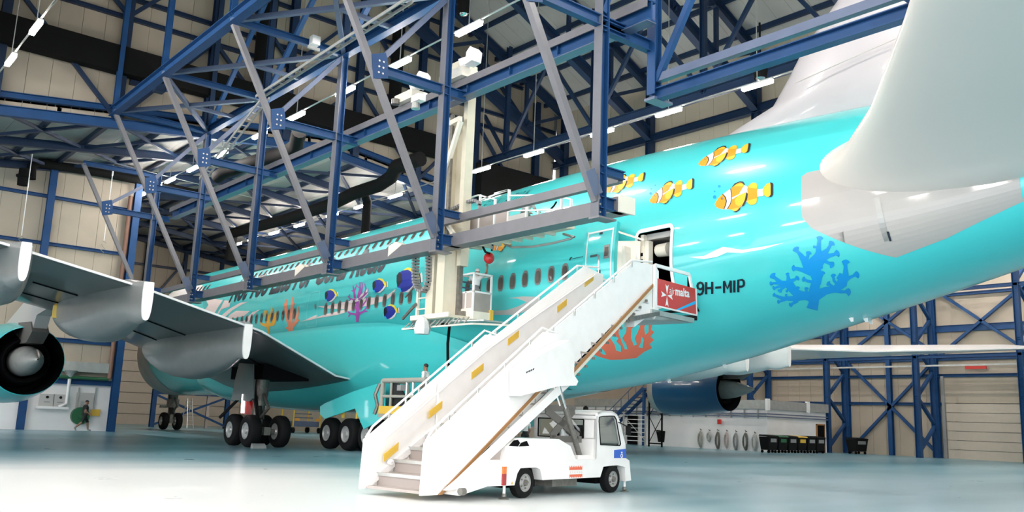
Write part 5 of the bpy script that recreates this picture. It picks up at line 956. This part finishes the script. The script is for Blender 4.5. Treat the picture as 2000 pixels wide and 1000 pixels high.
sp('blue_band', [(5.62, .78), (5.62, .96), (6.11, .99), (6.13, .78)], CABV0-.006, CABV0-.001, 'blueband', cab)['label'] = 'blue corner band with a white emblem'
mk('band_emblem', TB().lathe((5.93, CABV0-.006, .83), (0, -1, 0), [(0, .05), (.004, .05), (.004, .03), (0, .03)], 12).bx(5.9, 5.96, CABV0-.011, CABV0-.006, .89, .92), 'white', cab)
local = [(1112, 909, 1137, 918), (1112, 926, 1137, 934)]
for k, (x0, y0, x1, y1) in enumerate(local):
    (u0, z0), (u1, z1) = tl((x0, y1), -.5), tl((x1, y0), -.5); N = 7; P = []
    if k == 0: P = [(u0, z0), (u1, z0)]+[(u1-(u1-u0)*i/(2*N), z1 if i % 2 == 0 else z0+(z1-z0)*.5) for i in range(2*N+1)]
    else: P = [(u1, z1), (u0, z1)]+[(u0+(u1-u0)*i/(2*N), z0 if i % 2 == 0 else z0+(z1-z0)*.5) for i in range(2*N+1)]
    sp('spiked_emblem', P, -.506, -.501, 'corred', body)
for k in range(6): (u, z) = tl((1113.5+4.4*k, 922.5), -.5); sp('emblem_letter', [(u, z-.025), (u+.02, z-.025), (u+.02, z+.025), (u, z+.025)], -.504, -.501, 'pinkw', body)
lu0, lz0 = tl((978, 948), -.5); lu1, lz1 = tl((988, 912), -.5)
tlp = mk('tail_lamp', TB().bx(1.68, 1.78, -.54, -.5, .28, .5), 'tail', body); mk('tail_lamp', TB().bx(1.68, 1.78, -.54, -.5, .5, .64), 'amber', body)
sp('warning_mark', [(1.97, .29), (2.03, .29), (2.0, .35)], -.505, -.501, 'yellow', body)
wf_ = TB()
def twheel(u, v):
    t = mk('tyre', TB().lathe((u, v, .31), (0, 1, 0), [(-.1, .18), (-.1, .26), (-.08, .3), (0, .31), (.08, .3), (.1, .26), (.1, .18)], 32), 'rubber', st, smooth=40)
    mk('rim', TB().lathe((u, v, .31), (0, 1, 0), [(-.1, .185), (-.06, .175), (-.05, .15), (-.07, .13), (-.06, .08), (-.11, .06), (-.11, .001)], 24).lathe((u, v, .31), (0, 1, 0), [(.1, .185), (.06, .175), (.05, .1), (.06, .001)], 24), 'hub', t, smooth=40)
    mk('hub_cap', TB().lathe((u, v, .31), (0, 1, 0), [(-.1, .07), (-.14, .06), (-.15, .02), (-.15, .001)], 10), 'strut', t)
    for k in range(5): a = k*1.2566; mk('wheel_nut', TB().lathe((u+.115*math.cos(a), v-.07, .31+.115*math.sin(a)), (0, -1, 0), [(-.01, .018), (.02, .018), (.02, .001)], 6), 'strut', t)
for v in (-.4, 1.75): twheel(2.42, v); twheel(5.6, v)
mk('wheel_well', TB().bx(2.0, 3.0, -.28, 1.6, .2, .74).bx(5.2, 6.1, -.28, 1.6, .2, .74), 'dark', body); mk('belly_tank', TB().bx(3.7, 4.6, -.2, .6, .17, .36), 'strut', body)
for u, v in ((1.86, -.42), (6.2, -.42), (1.86, 1.8), (6.2, 1.8), (3.0, 1.7)):
    leg = mk('stabiliser_leg', TB().tube([(u, v, .5), (u, v, .1)], .03, 10), 'white', st); mk('stabiliser_foot', TB().lathe((u, v, 0), (0, 0, 1), [(.0, .11), (.015, .1), (.03, .03), (.05, .05), (.1, .05), (.12, .02)], 14), 'strut', leg)
# lifting frame
def plate_x(v, m):
    O_ = [(3.53, 1.19), (3.32, 1.84), (4.38, 1.86), (4.66, 1.18)]; b = TB(); t = .025
    for p, q, wd in ((O_[0], O_[3], .14), (O_[1], O_[2], .14), ((3.36, 1.8), (4.55, 1.24), .17), ((3.55, 1.24), (4.35, 1.82), .17)): b.beam((p[0], v, p[1]), (q[0], v, q[1]), .03, wd, (0, 1, 0) if False else (0, 0, 1))
    return mk('cross_plate', b, m, st)
plate_x(-.25, 'scis'); plate_x(W_+.1, 'scis')
for v in (-.28, 1.6):
    c_ = mk('lift_cylinder', TB().tube([(4.6, v, .78), (4.0, v, 1.85)], .065, 14), 'strut', st); mk('lift_rod', TB().tube([(4.0, v, 1.85), (3.7, v, 2.4)], .042, 12), 'chrome', c_); mk('rod_guide', TB().tube([(3.8, v, 1.9), (3.5, v, 2.4)], .018, 8), 'white', c_); mk('pivot', TB().bx(4.4, 4.85, v-.08, v+.08, .75, .84), 'truck', c_)
for v in (.3, 1.3): mk('scissor_arm', TB().beam((2.9, v, 1.15), (3.05, v, 2.2), .1, .14), 'strut', st)
mk('tow_coupling', TB().tube([(.5, -.5, .2), (.62, -.5, .2)], .07, 10), 'strut', body)
# ------------------------------------------------------------------ things standing about
# service steps beyond the wing gear
c0_ = V((9.4, -6.2, 0)); t = thing('service_steps', 'blue wheeled service steps with yellow posts beyond the wing gear', 'steps', c0_)
mk('frame', MB().bx(8.9, 11.2, -6.9, -4.9, .5, .9), 'steelgr', t); 
for x, y in ((8.9, -6.9), (11.2, -6.9), (8.9, -4.9), (11.2, -4.9)): mk('post', MB().bx(x-.05, x+.05, y-.05, y+.05, .5, 2.9), 'yellow', t); mk('castor', MB().lathe((x, y, .22), (1, 0, 0), [(-.1, .05), (-.1, .22), (.1, .22), (.1, .05)], 14), 'rubber', t)
for k in range(6): mk('step', MB().bx(9.3, 10.8, -7.0+.25*k, -6.75+.25*k, .55+.3*k, .62+.3*k), 'steelgr', t)
mk('hand_rail', MB().beam((8.9, -6.9, 2.9), (8.9, -4.9, 2.9), .06, .06).beam((11.2, -6.9, 2.9), (11.2, -4.9, 2.9), .06, .06), 'yellow', t)
for k in range(2): mk('step_sign', MB().bx(9.0+1.8*k, 9.4+1.8*k, -7.0, -6.96, .95, 1.15), 'orange', t)
# blue nose dock behind the nose gear
t = thing('nose_dock', 'blue cross-braced nose dock frame behind the nose gear', 'dock', (4.5, 3, 0))
for x in (1.4, 7.6): member(t, 'post', (x, 3, 0), (x, 3, 3.0), .35, .35, up=(0, 1, 0))
member(t, 'beam', (1.2, 3, 2.85), (7.8, 3, 2.85), .35, .4); member(t, 'brace', (1.5, 2.95, .2), (7.5, 2.95, 2.6), .16, .16, H=False); member(t, 'brace', (7.5, 2.9, .2), (1.5, 2.9, 2.6), .16, .16, H=False); member(t, 'post', (5.9, 3, 0), (5.9, 3, 2.7), .22, .22, 'step', H=False)
t = thing('stepladder', 'tall slim stepladder standing by the nose dock', 'ladder', (3.9, 1.5, 0))
for s_ in (-.25, .25): mk('rail', MB().beam((3.9+s_, 1.2, 0), (3.9+s_*.7, 1.9, 2.4), .05, .08), 'alu', t); mk('rail', MB().beam((3.9+s_, 2.7, 0), (3.9+s_*.7, 1.95, 2.4), .05, .06), 'alu', t)
for k in range(7): mk('rung', MB().bx(3.65, 4.15, 1.25+.09*k, 1.33+.09*k, .3+.3*k, .34+.3*k), 'alu', t)
# lift basket behind the stairs
t = thing('lift_basket', 'foam-wrapped lift basket behind the stairs, beside the gear door', 'lift', (-6, -44.8, 0))
P0, P1 = (-6.0, -43.55), (-5.0, -46.6)
for z, r in ((2.82, .09), (2.25, .055)): mk('wrapped_rail', MB().tube([(-6, -43.55, z), (-6, -46.3, z)], r, 10).tube([(-6, -43.55, z), (-4.9, -43.55, z)], r, 10), 'foam', t, smooth=40)
for x, y in ((-6, -43.5), (-6, -44.1), (-4.9, -43.5), (-6, -45.1), (-6, -45.5), (-6, -46.3)): mk('wrapped_post', MB().tube([(x, y, 1.55), (x, y, 2.85)], .09 if y > -43.8 else .05, 10), 'foam' if y > -45 else 'alu', t, smooth=40)
mk('basket_floor', MB().bx(-6.1, -4.8, -46.5, -43.4, 1.5, 1.68), 'foam', t); mk('toe_board', MB().bx(-6.12, -6.06, -46.4, -43.5, 1.62, 1.9), 'yellow', t); mk('cloth_cover', MB().prism([(-5.95, -44.0, 2.2), (-5.95, -44.0, 2.75), (-5.95, -44.5, 2.7), (-5.95, -45.0, 2.2)], (.04, 0, 0)), 'clblack', t); mk('inner_dark', MB().bx(-5.9, -5.86, -45.2, -43.8, 1.9, 2.2), 'clblack', t)
mk('cable_bundle', MB().tube([(-6.1, -43.45, 2.7), (-6.2, -43.35, 2.3), (-6.1, -43.4, 1.9), (-6.15, -43.3, 1.6)], .07, 7), 'strut', t); mk('control_unit', MB().box((-6.1, -44.9, 2.55), (.2, .25, .2)), 'grey', t)
mk('lift_mast', MB().bx(-5.7, -5.1, -45.3, -44.6, .4, 1.5), 'yellow', t); mk('lift_base', MB().bx(-6.1, -4.7, -46.3, -43.6, .15, .5), 'yellow', t)
# chocks
for i, (x, y, lb_) in enumerate(((-6.95, -35.35, 'dark wheel chock behind the nearer wing gear tyre'),)):
    t = tag(mk('wheel_chock', MB().prism([(x-.3, y, 0), (x-.3, y-.3, 0), (x-.3, y-.22, .12), (x-.3, y-.06, .2)], (.6, 0, 0)), 'grey'), lb_, 'chock')
# left annex wall equipment
def onw(q): return V(onY(q, YL-.05))
p = onw((155, 812)); t = thing('hose_reel', 'green hose reel on the white wall behind the walking man', 'reel', p); mk('drum', MB().lathe(p, (0, -1, 0), [(0, .1), (0, .52), (.3, .52), (.3, .1)], 28), 'green', t, smooth=40); mk('hub_plate', MB().lathe(p+V((0, -.3, 0)), (0, -1, 0), [(0, .18), (.05, .16), (.05, .01)], 14), 'green', t); mk('bracket', MB().bx(p.x-.08, p.x+.08, p.y-.1, p.y+.1, p.z-.2, p.z+.9), 'galv', t)
for k, q in enumerate(((90, 782), (116, 783))):
    p = onw(q); t = thing('electrical_box', ['grey electrical box left of its twin on the white wall', 'grey electrical box right of its twin, beside the pipe'][k], 'box', p); mk('case', MB().bx(p.x-.38, p.x+.38, p.y-.2, p.y, p.z-.38, p.z+.38), 'lgrey', t); mk('dial', MB().lathe((p.x, p.y-.2, p.z+.2), (0, -1, 0), [(0, .08), (.04, .08), (.04, .01)], 10), 'black', t); mk('nameplate', MB().bx(p.x-.16, p.x+.16, p.y-.21, p.y-.2, p.z-.12, p.z-.06), 'grey', t)
p = onw((102, 797)); tag(mk('wall_shelf', MB().bx(p.x-.9, p.x+.8, p.y-.4, p.y, p.z-.05, p.z+.1), 'white'), 'white strip shelf under the two electrical boxes', 'shelf')
A = onw((106, 722)); t = thing('ventilation_duct', 'galvanised wall duct with a white drop pipe on the left wall', 'duct', A); B_ = onw((207, 729)); mk('main_duct', MB().bx(-14, B_.x, A.y-.5, A.y, 3.5, 4.1), 'galv', t)
c_ = onw((134, 735)); d_ = onw((128, 795)); mk('drop_pipe', MB().tube([(c_.x, c_.y-.3, 3.5), (c_.x, c_.y-.3, d_.z+.2), (c_.x-.4, c_.y-.3, d_.z)], .1, 10), 'white', t, smooth=40); mk('drop_funnel', MB().lathe((c_.x, c_.y-.3, 3.05), (0, 0, 1), [(0, .1), (.3, .25), (.5, .45)], 14), 'galv', t)
tag(mk('wall_pipe', MB().tube([(-20, YL-.4, 3.15), (-7.0, YL-.4, 3.15)], .1, 8), 'green', smooth=40), 'dark green pipe above the blue beam on the left wall', 'pipe')
tag(mk('wall_pipe', MB().tube([(-6.95, YL-.45, 3.2), (-6.95, YL-.45, 14.8)], .14, 10), 'pipe', smooth=40), 'reddish brown vertical pipe at the left wall corner', 'pipe')
p = onw((165, 785)); tag(mk('notice_board', MB().bx(p.x-.5, p.x+.5, p.y-.04, p.y, p.z-.45, p.z+.55), 'lgrey'), 'pale framed notice board behind the walking man', 'board')
p = onw((186, 806)); tag(mk('notice', MB().bx(p.x-.28, p.x+.28, p.y-.03, p.y, p.z-.2, p.z+.2), 'yellow'), 'small yellow notice in front of the walking man', 'sign')
for q, lb_ in (((122, 839), 'dark flat floor tray left of the walking man'), ((180, 840), 'dark flat floor tray under the walking man')):
    p = V(onZ(q, 0)); tag(mk('floor_tray', MB().bx(p.x-.55, p.x+.55, p.y-.15, p.y+.35, 0, .1).bx(p.x-.5, p.x+.5, p.y-.12, p.y-.1, .1, .13), 'grey'), lb_, 'tray')
for q0, q1 in (((155, 757), (153, 800)), ((188, 757), (186, 800))): a, b_ = onw(q0), onw(q1); tag(mk('conduit', MB().bx(a.x-.04, a.x+.04, a.y-.06, a.y, b_.z, a.z), 'galv'), 'thin grey conduit %s on the white wall' % ('above the hose reel' if q0[0] < 170 else 'right of the notice board'), 'conduit')
# right side: coils of hose on the annex wall, bins
for k, (x, yt, yb, wd) in enumerate(((1369, 842, 874, 12), (1386, 843, 863, 12), (1403, 843, 878, 13), (1420, 844, 876, 11), (1438, 845, 880, 13), (1457, 845, 880, 14), (1475, 848, 881, 16))):
    a, b_ = V(onX((x, yt), 33.5)), V(onX((x, yb), 33.5)); h = a.z-b_.z; rw = wd/2*.027; L_ = []
    for j in range(6):
        for i in range(12):
            an = 2*math.pi*i/12; L_.append(V((33.45-.03*j, a.y+rw*(1+.1*math.sin(j*2.3))*math.sin(an), (a.z+b_.z)/2+h/2*(1-.06*j)*math.cos(an))))
    t = thing('hose_coil', '%s of the seven hanging hose coils on the annex wall, from the engine' % ['first', 'second, shortest', 'third', 'fourth', 'fifth', 'sixth, thickest', 'seventh'][k], 'hose', a, 'hose coils on the annex wall'); mk('coil', MB().tube(L_, .04, 5), ['foam', 'galv', 'strut', 'step', 'grey', 'strut', 'galv'][k], t); mk('hook', MB().tube([a+V((.15, 0, .1)), a+V((-.05, 0, .08)), a+V((-.1, 0, .18))], .025, 5), 'dark', t)
def bin_(x, y, lb_, lid='black', rz=0, grp=None, wd=1.15, open_=False):
    t = thing('rubbish_bin', lb_, 'bin', (x, y, 0), grp)
    mk('body', MB().loft([[(x-wd*.42, y-.32, .2), (x+wd*.42, y-.32, .2), (x+wd*.42, y+.32, .2), (x-wd*.42, y+.32, .2)], [(x-wd*.5, y-.42, 1.12), (x+wd*.5, y-.42, 1.12), (x+wd*.5, y+.42, 1.12), (x-wd*.5, y+.42, 1.12)]], caps=True), 'rubber', t)
    mk('lid', MB().loft([[(x-wd*.52, y-.46, 1.12), (x+wd*.52, y-.46, 1.12), (x+wd*.52, y+.44, 1.16), (x-wd*.52, y+.44, 1.16)], [(x-wd*.48, y-.4, 1.2), (x+wd*.48, y-.4, 1.2), (x+wd*.48, y+.4, 1.26), (x-wd*.48, y+.4, 1.26)]], caps=True), lid, t)
    for sx in (-1, 1):
        for sy in (-1, 1): mk('castor', MB().lathe((x+sx*wd*.36, y+sy*.26, .1), (1, 0, 0), [(-.04, .02), (-.04, .1), (.04, .1), (.04, .02)], 10), 'dark', t)
    mk('front_plate', MB().bx(x-wd*.3, x+wd*.3, y-.42, y-.38, .75, 1.0), lid if lid != 'black' else 'grey', t)
for k in range(6): bin_(31.9+k*1.24, -34.4, 'black wheeled bin, %s in the row before the annex wall' % ['first with its corner clear', 'second, with the green plate', 'third', 'fourth, with the yellow plate', 'fifth', 'sixth beside the dark doorway'][k], ['black', 'green', 'black', 'yellow', 'black', 'black'][k], grp='bins by the annex wall')
bin_(42.9, -35.0, 'black wheeled bin standing alone by the lattice column', wd=1.9)
p = V(onZ((1302, 871), 0)); bin_(p.x, p.y, 'black wheeled bin under the blue engine', wd=1.6)
p = V(onZ((1346, 873), 0)); t = thing('red_bag', 'red plastic sack slumped beside the blue column under the engine', 'bag', p); mk('sack', MB().lathe(p, (0, 0, 1), [(0, .35), (.1, .42), (.5, .38), (.9, .3), (1.05, .12), (1.2, .16)], 9), 'redball', t, smooth=25); mk('tie', MB().lathe(p, (0, 0, 1), [(1.0, .14), (1.08, .14), (1.08, .1)], 9), 'white', t)
tag(mk('fire_sign', MB().bx(33.3, 33.42, -29.2, -28.9, 1.9, 2.25), 'red'), 'small red fire sign above the hose coils', 'sign')
member_ = V(onZ((1335, 872), 0)); t = thing('support_column', 'blue column with a raking brace under the blue engine', 'column', member_); member(t, 'post', member_, member_+V((0, 0, 4)), .35, .35, up=(0, 1, 0)); member(t, 'raking_brace', member_+V((0, .2, .3)), member_+V((0, 4.5, 3.6)), .2, .2, H=False)
rs = V(onX((1906, 718), 45.2)); tag(mk('red_strip', MB().bx(45.1, 45.25, rs.y-.75, rs.y+.75, rs.z-.1, rs.z+.12), 'red'), 'small red strip on the pipe above the roller door', 'strip')
# blue stair to the mezzanine, white rack frames
t = thing('mezzanine_stair', 'blue steel stair climbing behind the stair truck cab', 'stairs', (31.5, -20, 0))
a, b_ = V((31.2, -19.2, 1.5)), V((31.2, -23.2, 4.5))
for dx in (0, 1.1): mk('stringer', MB().beam(a+V((dx, 0, 0)), b_+V((dx, 0, 0)), .08, .28), 'steel', t); mk('stair_rail', MB().beam(a+V((dx, 0, 1)), b_+V((dx, 0, 1)), .05, .05), 'steelgr', t)
for k in range(11): mk('stair_tread', MB().box(a.lerp(b_, (k+.5)/11)+V((.55, 0, 0)), (1.05, .28, .05)), 'steel', t)
for k in range(6): p = a.lerp(b_, k/5); mk('baluster', MB().bx(p.x-.02, p.x+.02, p.y-.02, p.y+.02, p.z, p.z+1), 'steelgr', t)
mk('landing', MB().bx(31, 33.4, -26, -23.2, 4.4, 4.55), 'steel', t); mk('stair_leg', MB().bx(31.1, 31.3, -23.4, -23.2, 0, 4.4), 'steel', t)
t = thing('scaffold_rack', 'pale scaffold frame with many rungs beside the truck cab', 'scaffold', (30.3, -23, 0))
for y in (-22.0, -24.3): mk('upright', MB().bx(30.2, 30.3, y-.05, y+.05, 0, 2.5), 'galv', t)
for k in range(7): mk('rung', MB().bx(30.22, 30.28, -24.3, -22, .35+.33*k, .4+.33*k), 'white', t)
mk('brace', MB().beam((30.25, -24.2, .5), (30.25, -22.1, 2.2), .05, .05), 'galv', t)
tag(mk('roller_gate', MB().bx(33.3, 33.5, -20.6, -19.6, 0, 2.4), 'dark'), 'dark doorway in the annex wall behind the cab mirror', 'doorway')
t = thing('tower_frame', 'thin black cross-braced tower frame left of the blue engine', 'frame', (30, -25.4, 0))
for y in (-24.9, -26.2): mk('upright', MB().bx(29.95, 30.05, y-.05, y+.05, 0, 4.4), 'dark', t)
for k in range(2): mk('brace', MB().beam((30, -24.9, .3+2*k), (30, -26.2, 2.3+2*k), .04, .04).beam((30, -26.2, .3+2*k), (30, -24.9, 2.3+2*k), .04, .04), 'dark', t)
mk('foot_bar', MB().bx(29.95, 30.05, -26.2, -24.9, .2, .3), 'dark', t)
tag(mk('marker_beacon', MB().lathe(V(onX((115, 607), -15.3)), (0, 0, 1), [(-.3, .02), (-.28, .22), (.18, .22), (.28, .1), (.3, .02)], 4), 'yellow'), 'amber lamp box hanging from the left wing', 'lamp')
# ------------------------------------------------------------------ people
def person(label, pos, yaw, J, cl, scale=1., fat=1.):
    """J: joints in metres (x right, y forward, z up); the body is remeshed to one continuous skin"""
    Rz = Matrix.Translation(V(pos)) @ Matrix.Rotation(yaw, 4, 'Z') @ Matrix.Scale(scale, 4)
    B = [('pelvis', 'belly', .135, .13, 'leg'), ('belly', 'chest', .135, .15, 'top'), ('chest', 'neck', .14, .062, 'top'), ('neck', 'head0', .058, .06, 'skin')]
    for s_ in 'lr':
        B += [('chest', 'sh'+s_, .12, .075, 'top'), ('sh'+s_, 'el'+s_, .062, .046, 'sleeve'), ('el'+s_, 'wr'+s_, .044, .03, 'skin'), ('wr'+s_, 'ha'+s_, .034, .04, 'skin'), ('pelvis', 'hip'+s_, .12, .1, 'leg'), ('hip'+s_, 'kn'+s_, .095, .062, 'leg'), ('kn'+s_, 'an'+s_, .06, .04, 'shin'), ('an'+s_, 'to'+s_, .048, .042, 'shoe')]
    J = {k: V(v) for k, v in J.items()}; J['head0'] = J['neck'].lerp(J['head'], .5)
    b = MB()
    segs = []
    for p, q, r0, r1, key in B:
        P, Q = J[p], J[q]; segs.append((P, Q, key)); n = 7; pts, rs = [], []
        d = (Q-P).normalized(); r0, r1 = (r0*fat, r1*fat) if key in ('top', 'leg', 'sleeve', 'shin') else (r0, r1)
        pts = [P-d*r0*.75, P-d*r0*.45, P, P.lerp(Q, .5), Q, Q+d*r1*.45, Q+d*r1*.75]; rs = [r0*.45, r0*.85, r0, (r0+r1)/2, r1, r1*.85, r1*.45]; b.tube(pts, rs, 12)
    H, up_h = J['head'], (J['head']-J['neck']).normalized(); fw = V(J.get('look', (0, 1, 0))).normalized(); fw = (fw-up_h*fw.dot(up_h)).normalized(); sd = fw.cross(up_h)
    hv, hf = [], []; n1, n2 = 14, 10
    prof = [(-.125, .035, .03), (-.105, .055, .03), (-.07, .068, .022), (-.03, .075, .012), (.01, .078, .004), (.05, .077, 0), (.085, .066, -.004), (.11, .045, -.006), (.122, .015, -.006)]
    b.loft([[H+up_h*z+sd*(r*.92*math.cos(2*math.pi*k/n1))+fw*(r*1.18*math.sin(2*math.pi*k/n1)+o) for k in range(n1)] for z, r, o in prof], caps=True)
    b.tube([H+fw*.085+up_h*.02, H+fw*.115-up_h*.02, H+fw*.09-up_h*.035], [.012, .017, .012], 8)
    for s_ in (-1, 1): b.tube([H+sd*s_*.07+up_h*.03, H+sd*s_*.084, H+sd*s_*.07-up_h*.03], [.012, .02, .012], 8)
    for s_ in 'lr':
        a, h_ = J['wr'+s_], J['ha'+s_]; d = (h_-a).normalized(); px = d.cross(V((0, 1, 0)) if abs(d.y) < .8 else V((0, 0, 1))).normalized(); pz = d.cross(px)
        for k in range(4):
            base = h_+px*(-.027+.018*k)+d*.02; L_ = (.062, .074, .07, .054)[k]; b.tube([base, base+d*L_*.5+pz*.008, base+d*L_+pz*.03], [.0105, .0095, .008], 6)
        b.tube([h_-d*.02+px*.03, h_+px*.05+d*.02, h_+px*.052+d*.05+pz*.02], [.012, .011, .009], 6)
    me = bpy.data.meshes.new('p'); me.from_pydata([v for v in b.v], [], b.f); o = bpy.data.objects.new('p', me); COL.objects.link(o)
    m = o.modifiers.new('r', 'REMESH'); m.mode = 'VOXEL'; m.voxel_size = .013; m2 = o.modifiers.new('s', 'SMOOTH'); m2.factor = .5; m2.iterations = 2; m3 = o.modifiers.new('d', 'DECIMATE'); m3.ratio = .3
    bpy.context.view_layer.update(); me2 = bpy.data.meshes.new_from_object(o.evaluated_get(bpy.context.evaluated_depsgraph_get())); bpy.data.objects.remove(o); me2.name = 'person'; me2.materials.clear()
    keys = ['skin', 'top', 'leg', 'shoe']; mats = [cl['skin'], cl['top'], cl['leg'], cl['shoe']]
    for q in mats: me2.materials.append(M[q])
    def kind(c):
        if (c-H).length < .16 or (c-J['head0']).length < .05: return 0
        bd, bk_, bt = 9, 'top', 0
        for P, Q, key in segs:
            d = Q-P; t = max(0, min(1, (c-P).dot(d)/d.length_squared)); ds = (c-(P+d*t)).length
            if ds < bd: bd, bk_, bt = ds, key, t
        if bk_ == 'sleeve': return 1 if bt < cl.get('sleeve', .6) else 0
        if bk_ == 'shin': return 2 if cl.get('long', True) or bt < .08 else (0 if bt < .9 else 3)
        return {'skin': 0, 'top': 1, 'leg': 2, 'shoe': 3}[bk_]
    me2.polygons.foreach_set('material_index', [kind(p.center) for p in me2.polygons]); me2.polygons.foreach_set('use_smooth', [True]*len(me2.polygons))
    me2.transform(Rz); o0 = V(pos); me2.transform(Matrix.Translation(-o0)); me2.update()
    o = bpy.data.objects.new('person', me2); COL.objects.link(o); o.location = o0; ORG[o.name] = o0.copy(); tag(o, label, 'person')
    hb = MB(Rz)
    hb.loft([[H+up_h*z+sd*(r*.96*math.cos(2*math.pi*k/n1))+fw*(r*1.2*math.sin(2*math.pi*k/n1)+of) for k in range(n1)] for z, r, of in ((.0, .062, -.03), (.03, .078, -.022), (.06, .082, -.012), (.09, .072, -.008), (.115, .05, -.007), (.128, .015, -.006))], caps=True); mk('hair', hb, cl.get('hair', 'hair'), o, smooth='all')
    eb = MB(Rz)
    for s_ in (-1, 1): eb.lathe(H+fw*.088+sd*s_*.032+up_h*.012, fw, [(-.01, .011), (0, .009), (.004, .001)], 8)
    mk('eyes', eb, 'hair', o); mk('mouth', MB(Rz).box(H+fw*.093-up_h*.062, (.04, .01, .008)), 'redball', o); return o
STAND = dict(pelvis=(0, 0, .96), belly=(0, 0, 1.1), chest=(0, 0, 1.33), neck=(0, 0, 1.49), head=(0, .01, 1.64), shl=(-.19, 0, 1.42), shr=(.19, 0, 1.42), ell=(-.25, -.03, 1.14), elr=(.25, -.03, 1.14), wrl=(-.26, .08, .9), wrr=(.26, .08, .9), hal=(-.26, .1, .83), har=(.26, .1, .83), hipl=(-.1, 0, .92), hipr=(.1, 0, .92), knl=(-.11, .01, .5), knr=(.11, .01, .5), anl=(-.11, -.02, .09), anr=(.11, -.02, .09), tol=(-.12, .13, .045), tor=(.12, .13, .045))
def pose(**k): d = dict(STAND); d.update(k); return d
wp = V(onY((162, 841), -14.3)); wp.z = 0
person('man in black shirt and shorts walking past the green hose reel', (wp.x, wp.y, 0), -math.pi/2, pose(head=(0, .04, 1.63), look=(.2, 1, 0), knl=(-.11, .22, .53), anl=(-.11, .28, .1), tol=(-.11, .43, .06), knr=(.11, -.12, .52), anr=(.11, -.48, .2), tor=(.11, -.42, .06), elr=(.26, -.05, 1.14), wrr=(.26, .18, .98), har=(.26, .25, .95), ell=(-.25, .06, 1.14), wrl=(-.24, .22, .95), hal=(-.24, .28, .92)), dict(skin='skin', top='clblack', leg='clblack', shoe='grey', long=False, sleeve=.7), 1.04, 1.2)
person('worker in white shirt in the work basket reaching up to a red ball', ((bx0+bx1)/2, (by0+by1)/2, 5.05), math.radians(-60), pose(chest=(0, .04, 1.33), neck=(0, .08, 1.48), head=(0, .12, 1.62), look=(.2, 1, .5), elr=(.3, .2, 1.58), wrr=(.3, .28, 1.8), har=(.29, .29, 1.87), ell=(-.32, .15, 1.3), wrl=(-.2, .34, 1.25), hal=(-.16, .4, 1.26)), dict(skin='skin', top='clwhite', leg='clgrey', shoe='rubber', sleeve=.7, hair='clwhite'))
rbp = V(onX((955, 504), -4.55)); tag(mk('red_ball', MB().lathe(rbp-V((0, 0, .21)), (0, 0, 1), [(.21-.21*math.cos(k*math.pi/12), max(.001, .19*math.sin(k*math.pi/12))) for k in range(13)], 20), 'redball', smooth=True), 'shiny red ball held up by the worker in the basket', 'ball')
wp = V(onX((833, 760), -5.4)); person('man in white shirt standing in the foam-wrapped lift basket', (-5.4, onX((831, 740), -5.4)[1], 1.68), math.radians(30), pose(look=(.5, 1, 0), elr=(.24, .1, 1.16), wrr=(.2, .32, 1.16), har=(.18, .39, 1.17)), dict(skin='skin', top='clwhite', leg='clgrey', shoe='rubber', sleeve=.6))
p = V(onZ((1024, 890), 0)); person('man in white shirt seen from behind, beyond the stair truck bonnet', (p.x, p.y, 0), math.radians(-25), pose(elr=(.27, 0, 1.16), wrr=(.2, .12, 1.0), ell=(-.3, .02, 1.16)), dict(skin='skinlt', top='clwhite', leg='clblack', shoe='rubber', sleeve=.7))
p = V(onZ((1040, 889), 0)); person('man in blue shirt beside the white-shirted man beyond the truck', (p.x+.3, p.y+.8, 0), math.radians(60), pose(), dict(skin='skin', top='clblue', leg='clblue', shoe='rubber', sleeve=.7))
person('person with pale cap half hidden behind the upper platform rails', (-4.62, -49.6, 7.72), math.radians(-80), pose(pelvis=(0, -.05, .7), belly=(0, 0, .82), chest=(0, .1, 1.0), neck=(0, .18, 1.1), head=(0, .25, 1.2), shl=(-.19, .12, 1.05), shr=(.19, .12, 1.05), ell=(-.25, .25, .85), elr=(.25, .25, .85), wrl=(-.2, .45, .85), wrr=(.2, .45, .85), hal=(-.18, .52, .86), har=(.18, .52, .86), hipl=(-.1, -.05, .66), hipr=(.1, -.05, .66), knl=(-.14, .25, .5), knr=(.14, .25, .5), anl=(-.12, -.05, .09), anr=(.12, -.05, .09)), dict(skin='skinlt', top='lgrey', leg='clgrey', shoe='rubber', hair='clwhite'))
